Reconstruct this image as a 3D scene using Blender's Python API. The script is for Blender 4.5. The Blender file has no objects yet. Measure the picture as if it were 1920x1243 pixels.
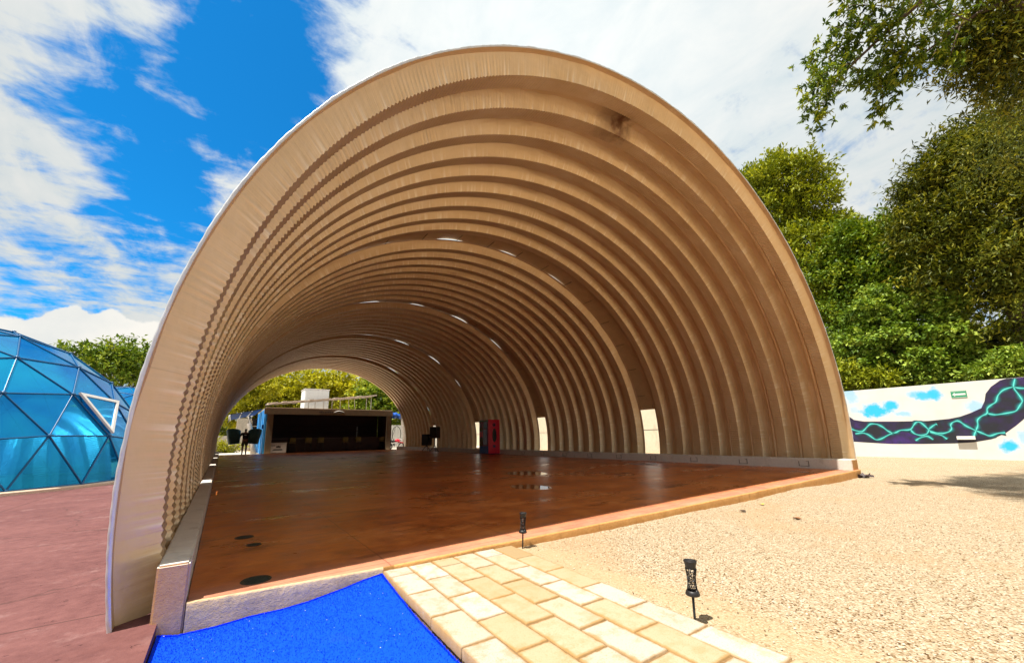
import bpy, bmesh, math, random
import numpy as np
from mathutils import Vector, Matrix, Euler
PI = math.pi
rad = math.radians
C = bpy.context.scene.collection
rng = np.random.default_rng(11)
random.seed(5)

# ------------------------------------------------------------------ camera model (metres; slab top is z = 0)
CAM = np.array([0.0786, -3.0667, 0.8961])
YAW, PITCH, ROLL, FPX, CX, CY = 0.6305, 0.1776, -0.0162, 736.688, 960.0, 686.1666

def cam_axes():
    cy, sy, cp, sp = math.cos(YAW), math.sin(YAW), math.cos(PITCH), math.sin(PITCH)
    f = np.array([sy*cp, cy*cp, sp]); r = np.array([cy, -sy, 0.0]); u = np.cross(r, f)
    c, s = math.cos(ROLL), math.sin(ROLL)
    return np.array([c*r + s*u, -s*r + c*u, f])
AX = cam_axes()
def ray(u, v): return np.array([(u-CX)/FPX, (CY-v)/FPX, 1.0]) @ AX
def onz(u, v, z): d = ray(u, v); return CAM + d*((z-CAM[2])/d[2])
def ony(u, v, y): d = ray(u, v); return CAM + d*((y-CAM[1])/d[1])
def onx(u, v, x): d = ray(u, v); return CAM + d*((x-CAM[0])/d[0])
def at(u, v, dist):
    d = ray(u, v); return CAM + d/np.linalg.norm(d)*dist

# ------------------------------------------------------------------ tagging and mesh helpers
def tag(o, label=None, cat=None, group=None, kind=None):
    if label: o['label'] = label
    if cat: o['category'] = cat
    if group: o['group'] = group
    if kind: o['kind'] = kind
    return o

def thing(name, label, cat, loc=(0, 0, 0), rz=0, group=None):
    o = bpy.data.objects.new(name, None); C.objects.link(o)
    o.location = loc; o.rotation_euler = (0, 0, rz); o.empty_display_size = .1
    return tag(o, label, cat, group)

def link(name, me, mat=None, parent=None, loc=None):
    if mat is not None:
        for m in (mat if isinstance(mat, (list, tuple)) else [mat]): me.materials.append(m)
    o = bpy.data.objects.new(name, me); C.objects.link(o)
    if parent is not None: o.parent = parent
    if loc is not None: o.location = loc
    return o

class MB:
    """collects shapes of ONE part"""
    def __init__(s): s.v = []; s.f = []; s.m = []; s.sm = []
    def add(s, vs, fs, mi=0, smooth=False):
        n = len(s.v); s.v += [tuple(map(float, p)) for p in vs]
        s.f += [tuple(i+n for i in f) for f in fs]; s.m += [mi]*len(fs); s.sm += [smooth]*len(fs); return s
    def box(s, a, b, mi=0, bev=0.0):
        x0, y0, z0 = a; x1, y1, z1 = b
        if bev <= 0:
            vs = [(x0,y0,z0),(x1,y0,z0),(x1,y1,z0),(x0,y1,z0),(x0,y0,z1),(x1,y0,z1),(x1,y1,z1),(x0,y1,z1)]
            return s.add(vs, [(0,3,2,1),(4,5,6,7),(0,1,5,4),(1,2,6,5),(2,3,7,6),(3,0,4,7)], mi)
        bm = bmesh.new(); bmesh.ops.create_cube(bm, size=1)
        for v in bm.verts:
            v.co = Vector(((x0+x1)/2+v.co.x*(x1-x0), (y0+y1)/2+v.co.y*(y1-y0), (z0+z1)/2+v.co.z*(z1-z0)))
        bmesh.ops.bevel(bm, geom=bm.edges[:], offset=bev, segments=2, affect='EDGES', profile=.6)
        s.bm(bm, mi); bm.free(); return s
    def bm(s, bm, mi=0, smooth=False):
        bm.verts.index_update()
        return s.add([v.co[:] for v in bm.verts], [[v.index for v in f.verts] for f in bm.faces], mi, smooth)
    def tube(s, path, rads, n=8, mi=0, caps=True):
        P = [Vector(p) for p in path]
        if not hasattr(rads, '__len__'): rads = [rads]*len(P)
        ref = Vector((0.13, 0.27, 1)).normalized(); vs = []; fs = []
        for i, p in enumerate(P):
            t = (P[min(i+1, len(P)-1)]-P[max(i-1, 0)]).normalized()
            if abs(t.dot(ref)) > .97: rr = Vector((1, 0, 0))
            else: rr = ref
            a = t.cross(rr).normalized(); b = t.cross(a)
            for k in range(n):
                an = 2*PI*k/n; vs.append(p+(a*math.cos(an)+b*math.sin(an))*rads[i])
        for i in range(len(P)-1):
            for k in range(n):
                k2 = (k+1) % n; fs.append((i*n+k, i*n+k2, (i+1)*n+k2, (i+1)*n+k))
        if caps:
            fs.append(tuple(range(n))); fs.append(tuple((len(P)-1)*n+k for k in reversed(range(n))))
        return s.add(vs, fs, mi, True)
    def lathe(s, prof, n=24, mi=0, c=(0, 0, 0), smooth=True):
        vs = []; fs = []
        for r, z in prof:
            for k in range(n): vs.append((c[0]+r*math.cos(2*PI*k/n), c[1]+r*math.sin(2*PI*k/n), c[2]+z))
        for i in range(len(prof)-1):
            for k in range(n):
                k2 = (k+1) % n; fs.append((i*n+k, i*n+k2, (i+1)*n+k2, (i+1)*n+k))
        return s.add(vs, fs, mi, smooth)
    def prism(s, poly, fn, d, mi=0):
        """poly of 2D points, fn maps (a,b,depth)->xyz"""
        n = len(poly); vs = [fn(a, b, 0) for a, b in poly]+[fn(a, b, d) for a, b in poly]
        fs = [tuple(range(n)), tuple(range(2*n-1, n-1, -1))]+[(i, i+n, (i+1) % n+n, (i+1) % n) for i in range(n)]
        return s.add(vs, fs, mi)
    def quad_slab(s, p, t, mi=0):
        """four corners thickened by vector t"""
        p = [Vector(q) for q in p]; t = Vector(t)
        vs = p+[q+t for q in p]
        return s.add(vs, [(0,1,2,3),(7,6,5,4),(0,4,5,1),(1,5,6,2),(2,6,7,3),(3,7,4,0)], mi)
    def build(s, name, mat, parent=None, loc=None):
        me = bpy.data.meshes.new(name); me.from_pydata(s.v, [], s.f); me.update()
        o = link(name, me, mat, parent, loc)
        me.polygons.foreach_set('material_index', s.m); me.polygons.foreach_set('use_smooth', s.sm)
        bm = bmesh.new(); bm.from_mesh(me); bmesh.ops.recalc_face_normals(bm, faces=bm.faces); bm.to_mesh(me); bm.free()
        return o

def np_mesh(name, V, F, smooth=True):
    """quads only"""
    me = bpy.data.meshes.new(name); V = np.ascontiguousarray(V, np.float32); F = np.ascontiguousarray(F, np.int32)
    me.vertices.add(len(V)); me.vertices.foreach_set('co', V.ravel())
    k = F.shape[1]
    me.loops.add(F.size); me.loops.foreach_set('vertex_index', F.ravel())
    me.polygons.add(len(F)); me.polygons.foreach_set('loop_start', np.arange(0, F.size, k, dtype=np.int32))
    me.polygons.foreach_set('use_smooth', np.full(len(F), smooth))
    me.update(calc_edges=True); me.validate(); return me

# ------------------------------------------------------------------ material helpers
class NT:
    def __init__(s, tree): s.t = tree; s.n = tree.nodes; s.l = tree.links
    def node(s, typ, **kw):
        n = s.n.new(typ)
        for k, v in kw.items():
            if k == 'ins':
                for kk, vv in v.items(): s.set(n.inputs[kk], vv)
            else: setattr(n, k, v)
        return n
    def set(s, sock, v):
        if hasattr(v, 'is_output') or isinstance(v, bpy.types.NodeSocket): s.l.new(v, sock)
        else:
            if isinstance(v, (tuple, list)) and sock.type == 'RGBA' and len(v) == 3: v = (*v, 1)
            sock.default_value = v
    def math(s, op, a, b=0.0, c=None, clamp=False):
        n = s.node('ShaderNodeMath', operation=op, use_clamp=clamp); s.set(n.inputs[0], a); s.set(n.inputs[1], b)
        if c is not None: s.set(n.inputs[2], c)
        return n.outputs[0]
    def vmath(s, op, a, b=(0, 0, 0), out=0):
        n = s.node('ShaderNodeVectorMath', operation=op); s.set(n.inputs[0], a); s.set(n.inputs[1], b); return n.outputs[out]
    def noise(s, vec, scale=5, detail=4, rough=.55, dist=0, out=0):
        n = s.node('ShaderNodeTexNoise'); s.set(n.inputs['Vector'], vec); s.set(n.inputs['Scale'], scale)
        s.set(n.inputs['Detail'], detail); s.set(n.inputs['Roughness'], rough); s.set(n.inputs['Distortion'], dist); return n.outputs[out]
    def voro(s, vec, scale=5, feature='F1', out='Distance', rnd=1):
        n = s.node('ShaderNodeTexVoronoi', feature=feature); s.set(n.inputs['Vector'], vec); s.set(n.inputs['Scale'], scale)
        s.set(n.inputs['Randomness'], rnd); return n.outputs[out]
    def ramp(s, fac, stops, interp='LINEAR'):
        n = s.node('ShaderNodeValToRGB'); n.color_ramp.interpolation = interp; el = n.color_ramp.elements
        while len(el) < len(stops): el.new(.5)
        for e, (p, c) in zip(el, stops):
            e.position = p; e.color = (*c, 1) if len(c) == 3 else c
        s.set(n.inputs[0], fac); return n.outputs[0]
    def sstep(s, x, a, b):
        n = s.node('ShaderNodeMapRange', interpolation_type='SMOOTHSTEP'); s.set(n.inputs[0], x); s.set(n.inputs[1], a); s.set(n.inputs[2], b)
        n.inputs[3].default_value = 0; n.inputs[4].default_value = 1; return n.outputs[0]
    def mix(s, f, a, b, typ='MIX'):
        n = s.node('ShaderNodeMix', data_type='RGBA', blend_type=typ); s.set(n.inputs[0], f); s.set(n.inputs[6], a); s.set(n.inputs[7], b); return n.outputs[2]
    def bump(s, h, dist=.01, strength=1.0, normal=None):
        n = s.node('ShaderNodeBump'); s.set(n.inputs['Height'], h); s.set(n.inputs['Distance'], dist); s.set(n.inputs['Strength'], strength)
        if normal is not None: s.set(n.inputs['Normal'], normal)
        return n.outputs[0]
    def warp(s, co, sc, amt, det=3):
        n = s.vmath('SUBTRACT', s.noise(co, sc, det, out=1), (.5, .5, .5)); q = s.vmath('SCALE', n); q.node.inputs['Scale'].default_value = amt
        return s.vmath('ADD', co, q)
    def objco(s): return s.node('ShaderNodeTexCoord').outputs['Object']
    def pos(s): return s.node('ShaderNodeNewGeometry').outputs['Position']
    def mapv(s, vec, scale=(1, 1, 1), loc=(0, 0, 0), rot=(0, 0, 0)):
        n = s.node('ShaderNodeMapping'); s.set(n.inputs[0], vec); n.inputs['Scale'].default_value = scale
        n.inputs['Location'].default_value = loc; n.inputs['Rotation'].default_value = rot; return n.outputs[0]
    def xyz(s, vec): return s.node('ShaderNodeSeparateXYZ', ins={0: vec}).outputs
    def comb(s, x, y, z): return s.node('ShaderNodeCombineXYZ', ins={0: x, 1: y, 2: z}).outputs[0]

def new_mat(name):
    m = bpy.data.materials.new(name); m.use_nodes = True; t = NT(m.node_tree)
    b = next(n for n in t.n if n.type == 'BSDF_PRINCIPLED')
    return m, t, b

def simple(name, col, rough=.6, metal=0.0, var=.15, vscale=6, bump=0.0, bscale=40, spec=.5):
    m, t, b = new_mat(name); co = t.objco()
    nz = t.noise(co, vscale, 5, .6)
    d = [max(0, c*(1-var)) for c in col]; l = [min(1, c*(1+var)) for c in col]
    t.set(b.inputs['Base Color'], t.ramp(nz, [(.3, d), (.7, l)]))
    b.inputs['Roughness'].default_value = rough; b.inputs['Metallic'].default_value = metal
    b.inputs['Specular IOR Level'].default_value = spec
    if bump > 0: t.set(b.inputs['Normal'], t.bump(t.noise(co, bscale, 4), bump))
    return m

M = {}
M['black'] = simple('black_plastic', (.012, .011, .011), .45)
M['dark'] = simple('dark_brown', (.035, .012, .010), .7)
M['beige'] = simple('beige_paint', (.24, .17, .105), .7, var=.1)
M['white'] = simple('white_paint', (.70, .68, .64), .6, var=.05)
M['blue_paint'] = simple('blue_paint', (.02, .30, .72), .4, var=.1)
M['blue_cloth'] = simple('blue_cloth', (.008, .05, .20), .7, var=.2)
M['yellow'] = simple('yellow_plastic', (.12, .08, .01), .6)
M['red'] = simple('red_plastic', (.68, .014, .04), .35, var=.1)
M['plum'] = simple('plum_panel', (.20, .014, .07), .4)
M['teal'] = simple('teal_shell', (.010, .075, .095), .5)
M['metal'] = simple('grey_metal', (.5, .5, .5), .4, .6)
M['skin'] = simple('skin', (.22, .10, .06), .6)
M['hair'] = simple('hair', (.010, .007, .006), .6)
M['shirt'] = simple('dark_shirt', (.012, .008, .012), .8)
M['shorts'] = simple('olive_shorts', (.06, .045, .03), .85)
M['stone'] = simple('pale_stone', (.55, .47, .38), .85, var=.2, bump=.004, bscale=25)
M['bark'] = simple('bark', (.11, .075, .05), .9, var=.4, vscale=14, bump=.01, bscale=18)
M['bark_pale'] = simple('pale_bark', (.42, .36, .30), .85, var=.25, vscale=8, bump=.006, bscale=14)
M['grey_print'] = simple('grey_print', (.05, .045, .05), .6)
M['glass_dark'] = simple('dark_opening', (.008, .006, .008), .25)

# ---- vault steel
def mat_vault(outer=(.62, .61, .60)):
    m, t, b = new_mat('galvanised_steel'); co = t.objco(); p = t.pos(); px, py, pz = t.xyz(p)
    arc = t.node('ShaderNodeAttribute', attribute_name='arc').outputs['Fac']
    rib = t.node('ShaderNodeAttribute', attribute_name='rib').outputs['Fac']
    n1 = t.noise(t.mapv(co, (1.2, 3, 1.2)), 1.3, 5, .6)
    col = t.ramp(n1, [(.28, (.66, .455, .24)), (.55, (.73, .525, .30)), (.78, (.79, .605, .39))])
    # each sheet weathered a little differently, sheets lapped about every 2.9 m along the arch
    sheet = t.node('ShaderNodeTexWhiteNoise', noise_dimensions='2D'); t.set(sheet.inputs['Vector'], t.comb(t.math('FLOOR', t.math('DIVIDE', arc, 2.9)), rib, 0))
    col = t.mix(t.math('MULTIPLY', sheet.outputs[0], .16), col, (.52, .36, .19))
    lap = t.math('ABSOLUTE', t.math('SUBTRACT', t.math('FRACT', t.math('DIVIDE', arc, 2.9)), .5))
    lapm = t.math('SUBTRACT', 1.0, t.sstep(lap, .0010, .0022)); col = t.mix(t.math('MULTIPLY', lapm, .18), col, (.16, .10, .05))
    # streaks running across each rib; pale ones paint highlights into the web colour
    s1 = t.noise(t.comb(t.math('MULTIPLY', arc, 17.0), t.math('MULTIPLY', py, .55), t.math('MULTIPLY', rib, 7.3)), 1.0, 3, .6)
    s2 = t.noise(t.comb(t.math('MULTIPLY', arc, 5.0), t.math('MULTIPLY', py, .9), t.math('MULTIPLY', rib, 3.1)), 1.0, 4, .65)
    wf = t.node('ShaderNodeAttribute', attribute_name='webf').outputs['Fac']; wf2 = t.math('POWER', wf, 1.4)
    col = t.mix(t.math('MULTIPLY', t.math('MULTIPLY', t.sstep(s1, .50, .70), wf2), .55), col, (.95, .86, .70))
    col = t.mix(t.math('MULTIPLY', t.sstep(s2, .58, .80), .05), col, (.40, .28, .15))
    for (q, r, k) in ((RUST, .16, .9), (RUST+np.array([.22, .05, -.13]), .22, .65), (RUST+np.array([-.15, .1, .05]), .34, .5)):
        d = t.math('ADD', t.vmath('DISTANCE', p, tuple(q), 1), t.math('MULTIPLY', t.math('SUBTRACT', t.noise(p, 9, 5), .5), .35))
        f = t.math('MULTIPLY', t.math('SUBTRACT', 1.0, t.sstep(d, r*.25, r*1.6)), k)
        col = t.mix(f, col, (.14, .05, .014))
    back = t.node('ShaderNodeNewGeometry').outputs['Backfacing']     # outer face: bare galvanising; same steel inside, with warm light painted into its colour
    t.set(b.inputs['Base Color'], t.mix(back, col, outer))
    b.inputs['Metallic'].default_value = .48
    t.set(b.inputs['Roughness'], t.math('ADD', .30, t.math('MULTIPLY', n1, .2)))
    nb = t.bump(t.noise(t.mapv(co, (2.2, 5, 2.2)), 2.2, 3, .5), .02, .4)
    t.set(b.inputs['Normal'], t.bump(t.math('ADD', t.math('MULTIPLY', s1, t.math('ADD', .15, wf2)), t.math('MULTIPLY', s2, .7)), .014, .6, nb))
    return m
def mat_strip():
    return simple('strip_steel', (.60, .42, .22), .55, .3, var=.12, vscale=2)

# ---- ground materials
def mat_gravel():
    m, t, b = new_mat('pale_gravel'); co = t.pos()
    v1 = t.voro(co, 105, out='Color'); d1 = t.voro(co, 105)
    big = t.noise(co, .55, 5, .62); mid = t.noise(co, 3.0, 5, .7); fine = t.noise(co, 140, 2, .7)
    val = t.xyz(v1)[0]
    col = t.ramp(val, [(0, (.07, .035, .012)), (.09, (.18, .105, .045)), (.2, (.29, .21, .125)), (.45, (.37, .285, .18)), (.8, (.44, .355, .245)), (1, (.55, .475, .365))])
    litter = t.math('MULTIPLY', t.sstep(t.noise(t.mapv(co, (1, 1, 1)), 62, 3, .75), .56, .66), t.sstep(mid, .38, .62))
    col = t.mix(t.math('MULTIPLY', litter, .8), col, (.20, .105, .04))
    sand = t.sstep(big, .50, .70)
    col = t.mix(t.math('MULTIPLY', sand, .55), col, (.38, .255, .14))
    # fine sand swept against the paving edge
    x, y, z = t.xyz(co)
    near = t.math('SUBTRACT', 1.0, t.sstep(t.math('ADD', t.math('ABSOLUTE', t.math('SUBTRACT', x, 2.3)), t.math('MULTIPLY', mid, .5)), .22, .62))
    col = t.mix(t.math('MULTIPLY', near, .6), col, (.44, .325, .185))
    t.set(b.inputs['Base Color'], col); b.inputs['Roughness'].default_value = .95
    b.inputs['Specular IOR Level'].default_value = .15
    h = t.math('ADD', t.math('MULTIPLY', d1, -1.0), t.math('ADD', t.math('MULTIPLY', mid, 1.2), fine))
    t.set(b.inputs['Normal'], t.bump(h, .008, .75)); return m

def mat_slab():
    m, t, b = new_mat('red_stamped_concrete'); co = t.pos()
    n1 = t.noise(t.mapv(co, (.8, 1.0, 1)), .9, 6, .68); n2 = t.noise(t.mapv(co, (1, 1.3, 1)), 4, 7, .72); n3 = t.noise(co, 26, 4, .7)
    f = t.math('ADD', t.math('MULTIPLY', n1, .55), t.math('MULTIPLY', n2, .45))
    col = t.ramp(f, [(.34, (.19, .040, .008)), (.45, (.42, .105, .020)), (.56, (.60, .185, .040)), (.68, (.68, .32, .13))])
    x, y, z = t.xyz(co)
    # sunlit strip along the outer lip, painted into the slab colour
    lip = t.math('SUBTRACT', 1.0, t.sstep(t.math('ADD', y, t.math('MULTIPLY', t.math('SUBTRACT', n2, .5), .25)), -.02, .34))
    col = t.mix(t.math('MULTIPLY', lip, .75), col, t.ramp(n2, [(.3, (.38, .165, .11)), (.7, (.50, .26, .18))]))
    # stamped joints
    br = t.node('ShaderNodeTexBrick', offset=.0); t.set(br.inputs['Vector'], t.warp(co, 3, .03))
    br.inputs['Scale'].default_value = 1; br.inputs['Mortar Size'].default_value = .005; br.inputs['Brick Width'].default_value = 1.15; br.inputs['Row Height'].default_value = 1.3
    br.inputs['Mortar Smooth'].default_value = .4
    jf = t.math('MULTIPLY', br.outputs['Fac'], .5)
    col = t.mix(jf, col, (.07, .022, .012))
    # pale scuffs
    dk = t.sstep(t.noise(t.mapv(co, (.7, 1.8, 1), loc=(3, 1, 0)), 1.1, 7, .7), .54, .70)
    col = t.mix(t.math('MULTIPLY', dk, .78), col, (.105, .026, .010))
    sc = t.math('MULTIPLY', t.sstep(t.noise(t.mapv(co, (1, 1.8, 1)), 2.3, 8, .8), .57, .70), .5)
    col = t.mix(sc, col, (.46, .30, .22))
    sp = t.math('MULTIPLY', t.sstep(t.noise(co, 34, 2, .8), .70, .74), t.sstep(n1, .45, .6))
    col = t.mix(t.math('MULTIPLY', sp, .5), col, (.62, .5, .4))
    # standing water
    pud = 0.0
    for (cx, cy, rx, ry) in PUDDLES:
        e = t.vmath('LENGTH', t.vmath('MULTIPLY', t.vmath('SUBTRACT', co, (cx, cy, 0)), (1/rx, 1/ry, 0)), out=1)
        e = t.math('ADD', e, t.math('MULTIPLY', t.math('SUBTRACT', t.noise(co, 2.2, 4, .6), .5), 1.2))
        pud = t.math('MAXIMUM', pud, t.math('SUBTRACT', 1.0, t.sstep(e, .85, 1.0)))
    damp = t.sstep(t.noise(t.mapv(co, (.6, 1.4, 1)), .8, 5, .65), .52, .68)
    col = t.mix(t.math('MULTIPLY', pud, .55), col, (.05, .014, .007))
    t.set(b.inputs['Base Color'], col)
    rgh = t.math('ADD', .14, t.math('MULTIPLY', n2, .42)); rgh = t.math('SUBTRACT', rgh, t.math('MULTIPLY', damp, .2))
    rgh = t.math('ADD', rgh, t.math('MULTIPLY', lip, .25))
    rgh = t.math('MULTIPLY', rgh, t.math('SUBTRACT', 1.0, t.math('MULTIPLY', pud, .96)))
    t.set(b.inputs['Roughness'], rgh)
    b.inputs['Specular IOR Level'].default_value = .28
    h = t.math('ADD', t.math('MULTIPLY', n2, .8), t.math('ADD', t.math('MULTIPLY', n3, .25), t.math('MULTIPLY', br.outputs['Fac'], -.5)))
    h = t.math('MULTIPLY', h, t.math('SUBTRACT', 1.0, pud))
    t.set(b.inputs['Normal'], t.bump(h, .007, .6)); return m

def mat_concrete(name, a, b_, rough=.85, sc=5, stain=None, bumpd=.006, joint=None):
    m, t, b = new_mat(name); co = t.pos()
    n1 = t.noise(co, sc*.4, 5, .65); n2 = t.noise(co, sc*5, 6, .7); n3 = t.noise(co, sc*22, 3, .7)
    f = t.math('ADD', t.math('MULTIPLY', n1, .5), t.math('MULTIPLY', n2, .5))
    col = t.ramp(f, [(.34, a), (.64, b_)])
    if stain:
        s = t.sstep(t.noise(t.mapv(co, (1, 1, .4)), sc*1.1, 6, .7), .55, .72)
        col = t.mix(t.math('MULTIPLY', s, .6), col, stain)
    pit = t.sstep(t.noise(co, sc*9, 3, .7), .66, .74)
    col = t.mix(t.math('MULTIPLY', pit, .45), col, tuple(c*.4 for c in a))
    if joint:
        x, y, z = t.xyz(t.warp(co, 1.5, .03))
        jm = 0.0
        for ax_, st in ((x, joint[0]), (y, joint[1])):
            f = t.math('ABSOLUTE', t.math('SUBTRACT', t.math('FRACT', t.math('DIVIDE', t.math('ADD', ax_, .93), st)), .5))
            jm = t.math('MAXIMUM', jm, t.math('SUBTRACT', 1.0, t.sstep(t.math('ADD', f, t.math('MULTIPLY', t.math('SUBTRACT', n2, .5), .002)), .0015, .0045)))
        col = t.mix(t.math('MULTIPLY', jm, .7), col, (.05, .02, .016))
        cr_ = t.voro(t.warp(co, 2.2, .5, 5), .4, 'DISTANCE_TO_EDGE')
        col = t.mix(t.math('MULTIPLY', t.math('SUBTRACT', 1.0, t.sstep(cr_, .001, .006)), .5), col, (.05, .02, .016))
        wet = t.sstep(t.noise(t.mapv(co, (.5, 2.2, 1)), .8, 5, .7), .56, .70); col = t.mix(t.math('MULTIPLY', wet, .35), col, (.11, .035, .03))
    t.set(b.inputs['Base Color'], col); b.inputs['Roughness'].default_value = rough; b.inputs['Specular IOR Level'].default_value = .25
    t.set(b.inputs['Normal'], t.bump(t.math('ADD', n2, t.math('SUBTRACT', t.math('MULTIPLY', n3, .4), pit)), bumpd, .8)); return m

M['kerb_face'] = mat_concrete('ochre_kerb_face', (.50, .23, .065), (.66, .36, .13), sc=6, stain=(.33, .16, .06))
M['cement_face'] = mat_concrete('cement_face', (.50, .33, .16), (.68, .50, .29), sc=7, stain=(.30, .24, .19), bumpd=.012)
M['parapet_top'] = mat_concrete('parapet_paint', (.58, .54, .47), (.70, .66, .58), sc=4, stain=(.42, .36, .28), bumpd=.003)
M['parapet_end'] = mat_concrete('parapet_end', (.56, .29, .14), (.68, .42, .23), sc=6, stain=(.40, .30, .2), bumpd=.008)
M['terrace'] = mat_concrete('pink_terrace', (.085, .028, .027), (.165, .066, .060), sc=2.2, stain=(.25, .14, .13), bumpd=.006, joint=(3.1, 2.6))
M['dome_kerb'] = mat_concrete('dome_kerb', (.52, .38, .27), (.66, .52, .40), sc=4, stain=(.42, .26, .19))
M['yard'] = mat_concrete('pale_yard', (.42, .37, .30), (.54, .48, .40), sc=1.5, stain=(.45, .38, .28))

def mat_paver():
    m, t, b = new_mat('cream_paving_stone'); co = t.pos()
    rnd = t.node('ShaderNodeObjectInfo').outputs['Random']
    base = t.ramp(rnd, [(0, (.29, .20, .10)), (.25, (.37, .285, .17)), (.5, (.40, .325, .22)), (.75, (.38, .345, .285)), (1, (.47, .435, .365))])
    n = t.noise(co, 9, 6, .7); fine = t.noise(co, 150, 3, .7)
    col = t.mix(t.math('MULTIPLY', t.sstep(n, .46, .66), .55), base, (.34, .22, .10))
    col = t.mix(t.math('MULTIPLY', t.sstep(fine, .54, .66), .55), col, (.30, .18, .07))
    # worn, dirty rim
    o = t.objco(); ox, oy, oz = t.xyz(o)
    ex = t.math('SUBTRACT', t.math('ABSOLUTE', ox), .075); ey = t.math('SUBTRACT', t.math('ABSOLUTE', oy), .163)
    rim = t.sstep(t.math('ADD', t.math('MAXIMUM', ex, ey), t.math('MULTIPLY', t.math('SUBTRACT', n, .5), .03)), -.004, .014)
    col = t.mix(t.math('MULTIPLY', rim, .8), col, (.30, .165, .05))
    t.set(b.inputs['Base Color'], col); b.inputs['Roughness'].default_value = .9; b.inputs['Specular IOR Level'].default_value = .2
    t.set(b.inputs['Normal'], t.bump(t.math('ADD', n, t.math('MULTIPLY', fine, .5)), .004, .8)); return m

def mat_turf():
    m, t, b = new_mat('blue_turf'); co = t.pos()
    n = t.noise(co, 120, 3, .7)
    col = t.ramp(n, [(.3, (.001, .045, .74)), (.7, (.002, .070, .90))])
    dirt = t.sstep(t.noise(co, 3.5, 6, .7), .56, .78); col = t.mix(t.math('MULTIPLY', dirt, .22), col, (.03, .10, .52))
    t.set(b.inputs['Base Color'], col); b.inputs['Roughness'].default_value = .8; b.inputs['Specular IOR Level'].default_value = .1
    return m

def mat_glass_dome():
    m, t, b = new_mat('blue_tinted_panel'); co = t.objco()
    cid = t.noise(co, .9, 2, .5)
    col = t.ramp(cid, [(.3, (.006, .23, .66)), (.7, (.016, .47, .80))])
    t.set(b.inputs['Base Color'], col); b.inputs['Roughness'].default_value = .05
    b.inputs['Specular IOR Level'].default_value = .5; b.inputs['Metallic'].default_value = .72
    t.set(b.inputs['Normal'], t.bump(t.noise(co, 1.1, 2, .5), .02, .25))
    tr = t.node('ShaderNodeBsdfTransparent', ins={0: (.06, .55, .85)})
    mx = t.node('ShaderNodeMixShader', ins={0: .30, 1: b.outputs[0], 2: tr.outputs[0]})
    out = next(n for n in t.n if n.type == 'OUTPUT_MATERIAL'); t.l.new(mx.outputs[0], out.inputs[0]); return m

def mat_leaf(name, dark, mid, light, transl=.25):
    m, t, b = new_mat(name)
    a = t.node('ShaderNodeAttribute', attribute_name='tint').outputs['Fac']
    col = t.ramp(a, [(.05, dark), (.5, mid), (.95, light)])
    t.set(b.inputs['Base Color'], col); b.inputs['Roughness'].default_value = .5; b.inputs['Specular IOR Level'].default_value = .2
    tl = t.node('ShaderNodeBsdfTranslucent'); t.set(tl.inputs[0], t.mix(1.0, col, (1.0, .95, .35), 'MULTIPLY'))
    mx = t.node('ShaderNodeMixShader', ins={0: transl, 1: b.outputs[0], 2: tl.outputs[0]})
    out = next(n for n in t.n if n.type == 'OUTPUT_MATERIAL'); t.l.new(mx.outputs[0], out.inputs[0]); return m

M['leaf_yellow'] = mat_leaf('yellow_green_leaves', (.06, .09, .006), (.22, .26, .013), (.46, .47, .03))
M['leaf_mid'] = mat_leaf('mid_green_leaves', (.025, .06, .005), (.13, .21, .014), (.38, .42, .035))
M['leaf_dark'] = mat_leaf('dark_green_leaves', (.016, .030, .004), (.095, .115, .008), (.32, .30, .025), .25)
M['leaf_vine'] = mat_leaf('vine_leaves', (.04, .08, .008), (.17, .27, .025), (.42, .50, .08), .25)
M['leaf_far'] = mat_leaf('sunlit_far_leaves', (.12, .13, .006), (.40, .39, .015), (.66, .60, .04), .4)

# ------------------------------------------------------------------ vault
EX, EZ, RX, RZ = 6.2648, .6806, 6.6254, 5.7955
DEPTH, PITCHY, NR = .185, .61, 9
V0 = .03
SEG = (NR+1)*PITCHY
def cyl(u, v, off=0):
    d = ray(u, v); rx, rz = RX-off, RZ-off
    a = np.array([d[0]/rx, d[2]/rz]); b = np.array([(CAM[0]-EX)/rx, (CAM[2]-EZ)/rz])
    qa, qb, qc = a@a, 2*a@b, b@b-1; t = (-qb+math.sqrt(qb*qb-4*qa*qc))/(2*qa); return CAM+d*t
RUST = cyl(1165, 232, .1)
TL, TR = PI+math.asin((EZ+.10)/RZ), -math.asin((EZ+.22)/RZ)
_t = np.linspace(TL, TR, 6000)
_p = np.stack([EX+RX*np.cos(_t), EZ+RZ*np.sin(_t)], 1)
_s = np.concatenate([[0], np.cumsum(np.hypot(*np.diff(_p, axis=0).T))])
ARC = _s[-1]
def arc_pts(s):
    t = np.interp(s, _s, _t); p = np.stack([EX+RX*np.cos(t), EZ+RZ*np.sin(t)], 1)
    n = -np.stack([np.cos(t)/RX, np.sin(t)/RZ], 1); n /= np.hypot(n[:, 0], n[:, 1])[:, None]
    return p, n     # point on the outer line, unit normal pointing inwards

def smooth_noise(n, step, seed):
    r = np.random.default_rng(seed); k = int(n/step)+3; v = r.normal(size=k)
    xx = np.arange(n)/step; i = xx.astype(int); f = xx-i; f = f*f*(3-2*f)
    return v[i]*(1-f)+v[i+1]*f

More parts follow.
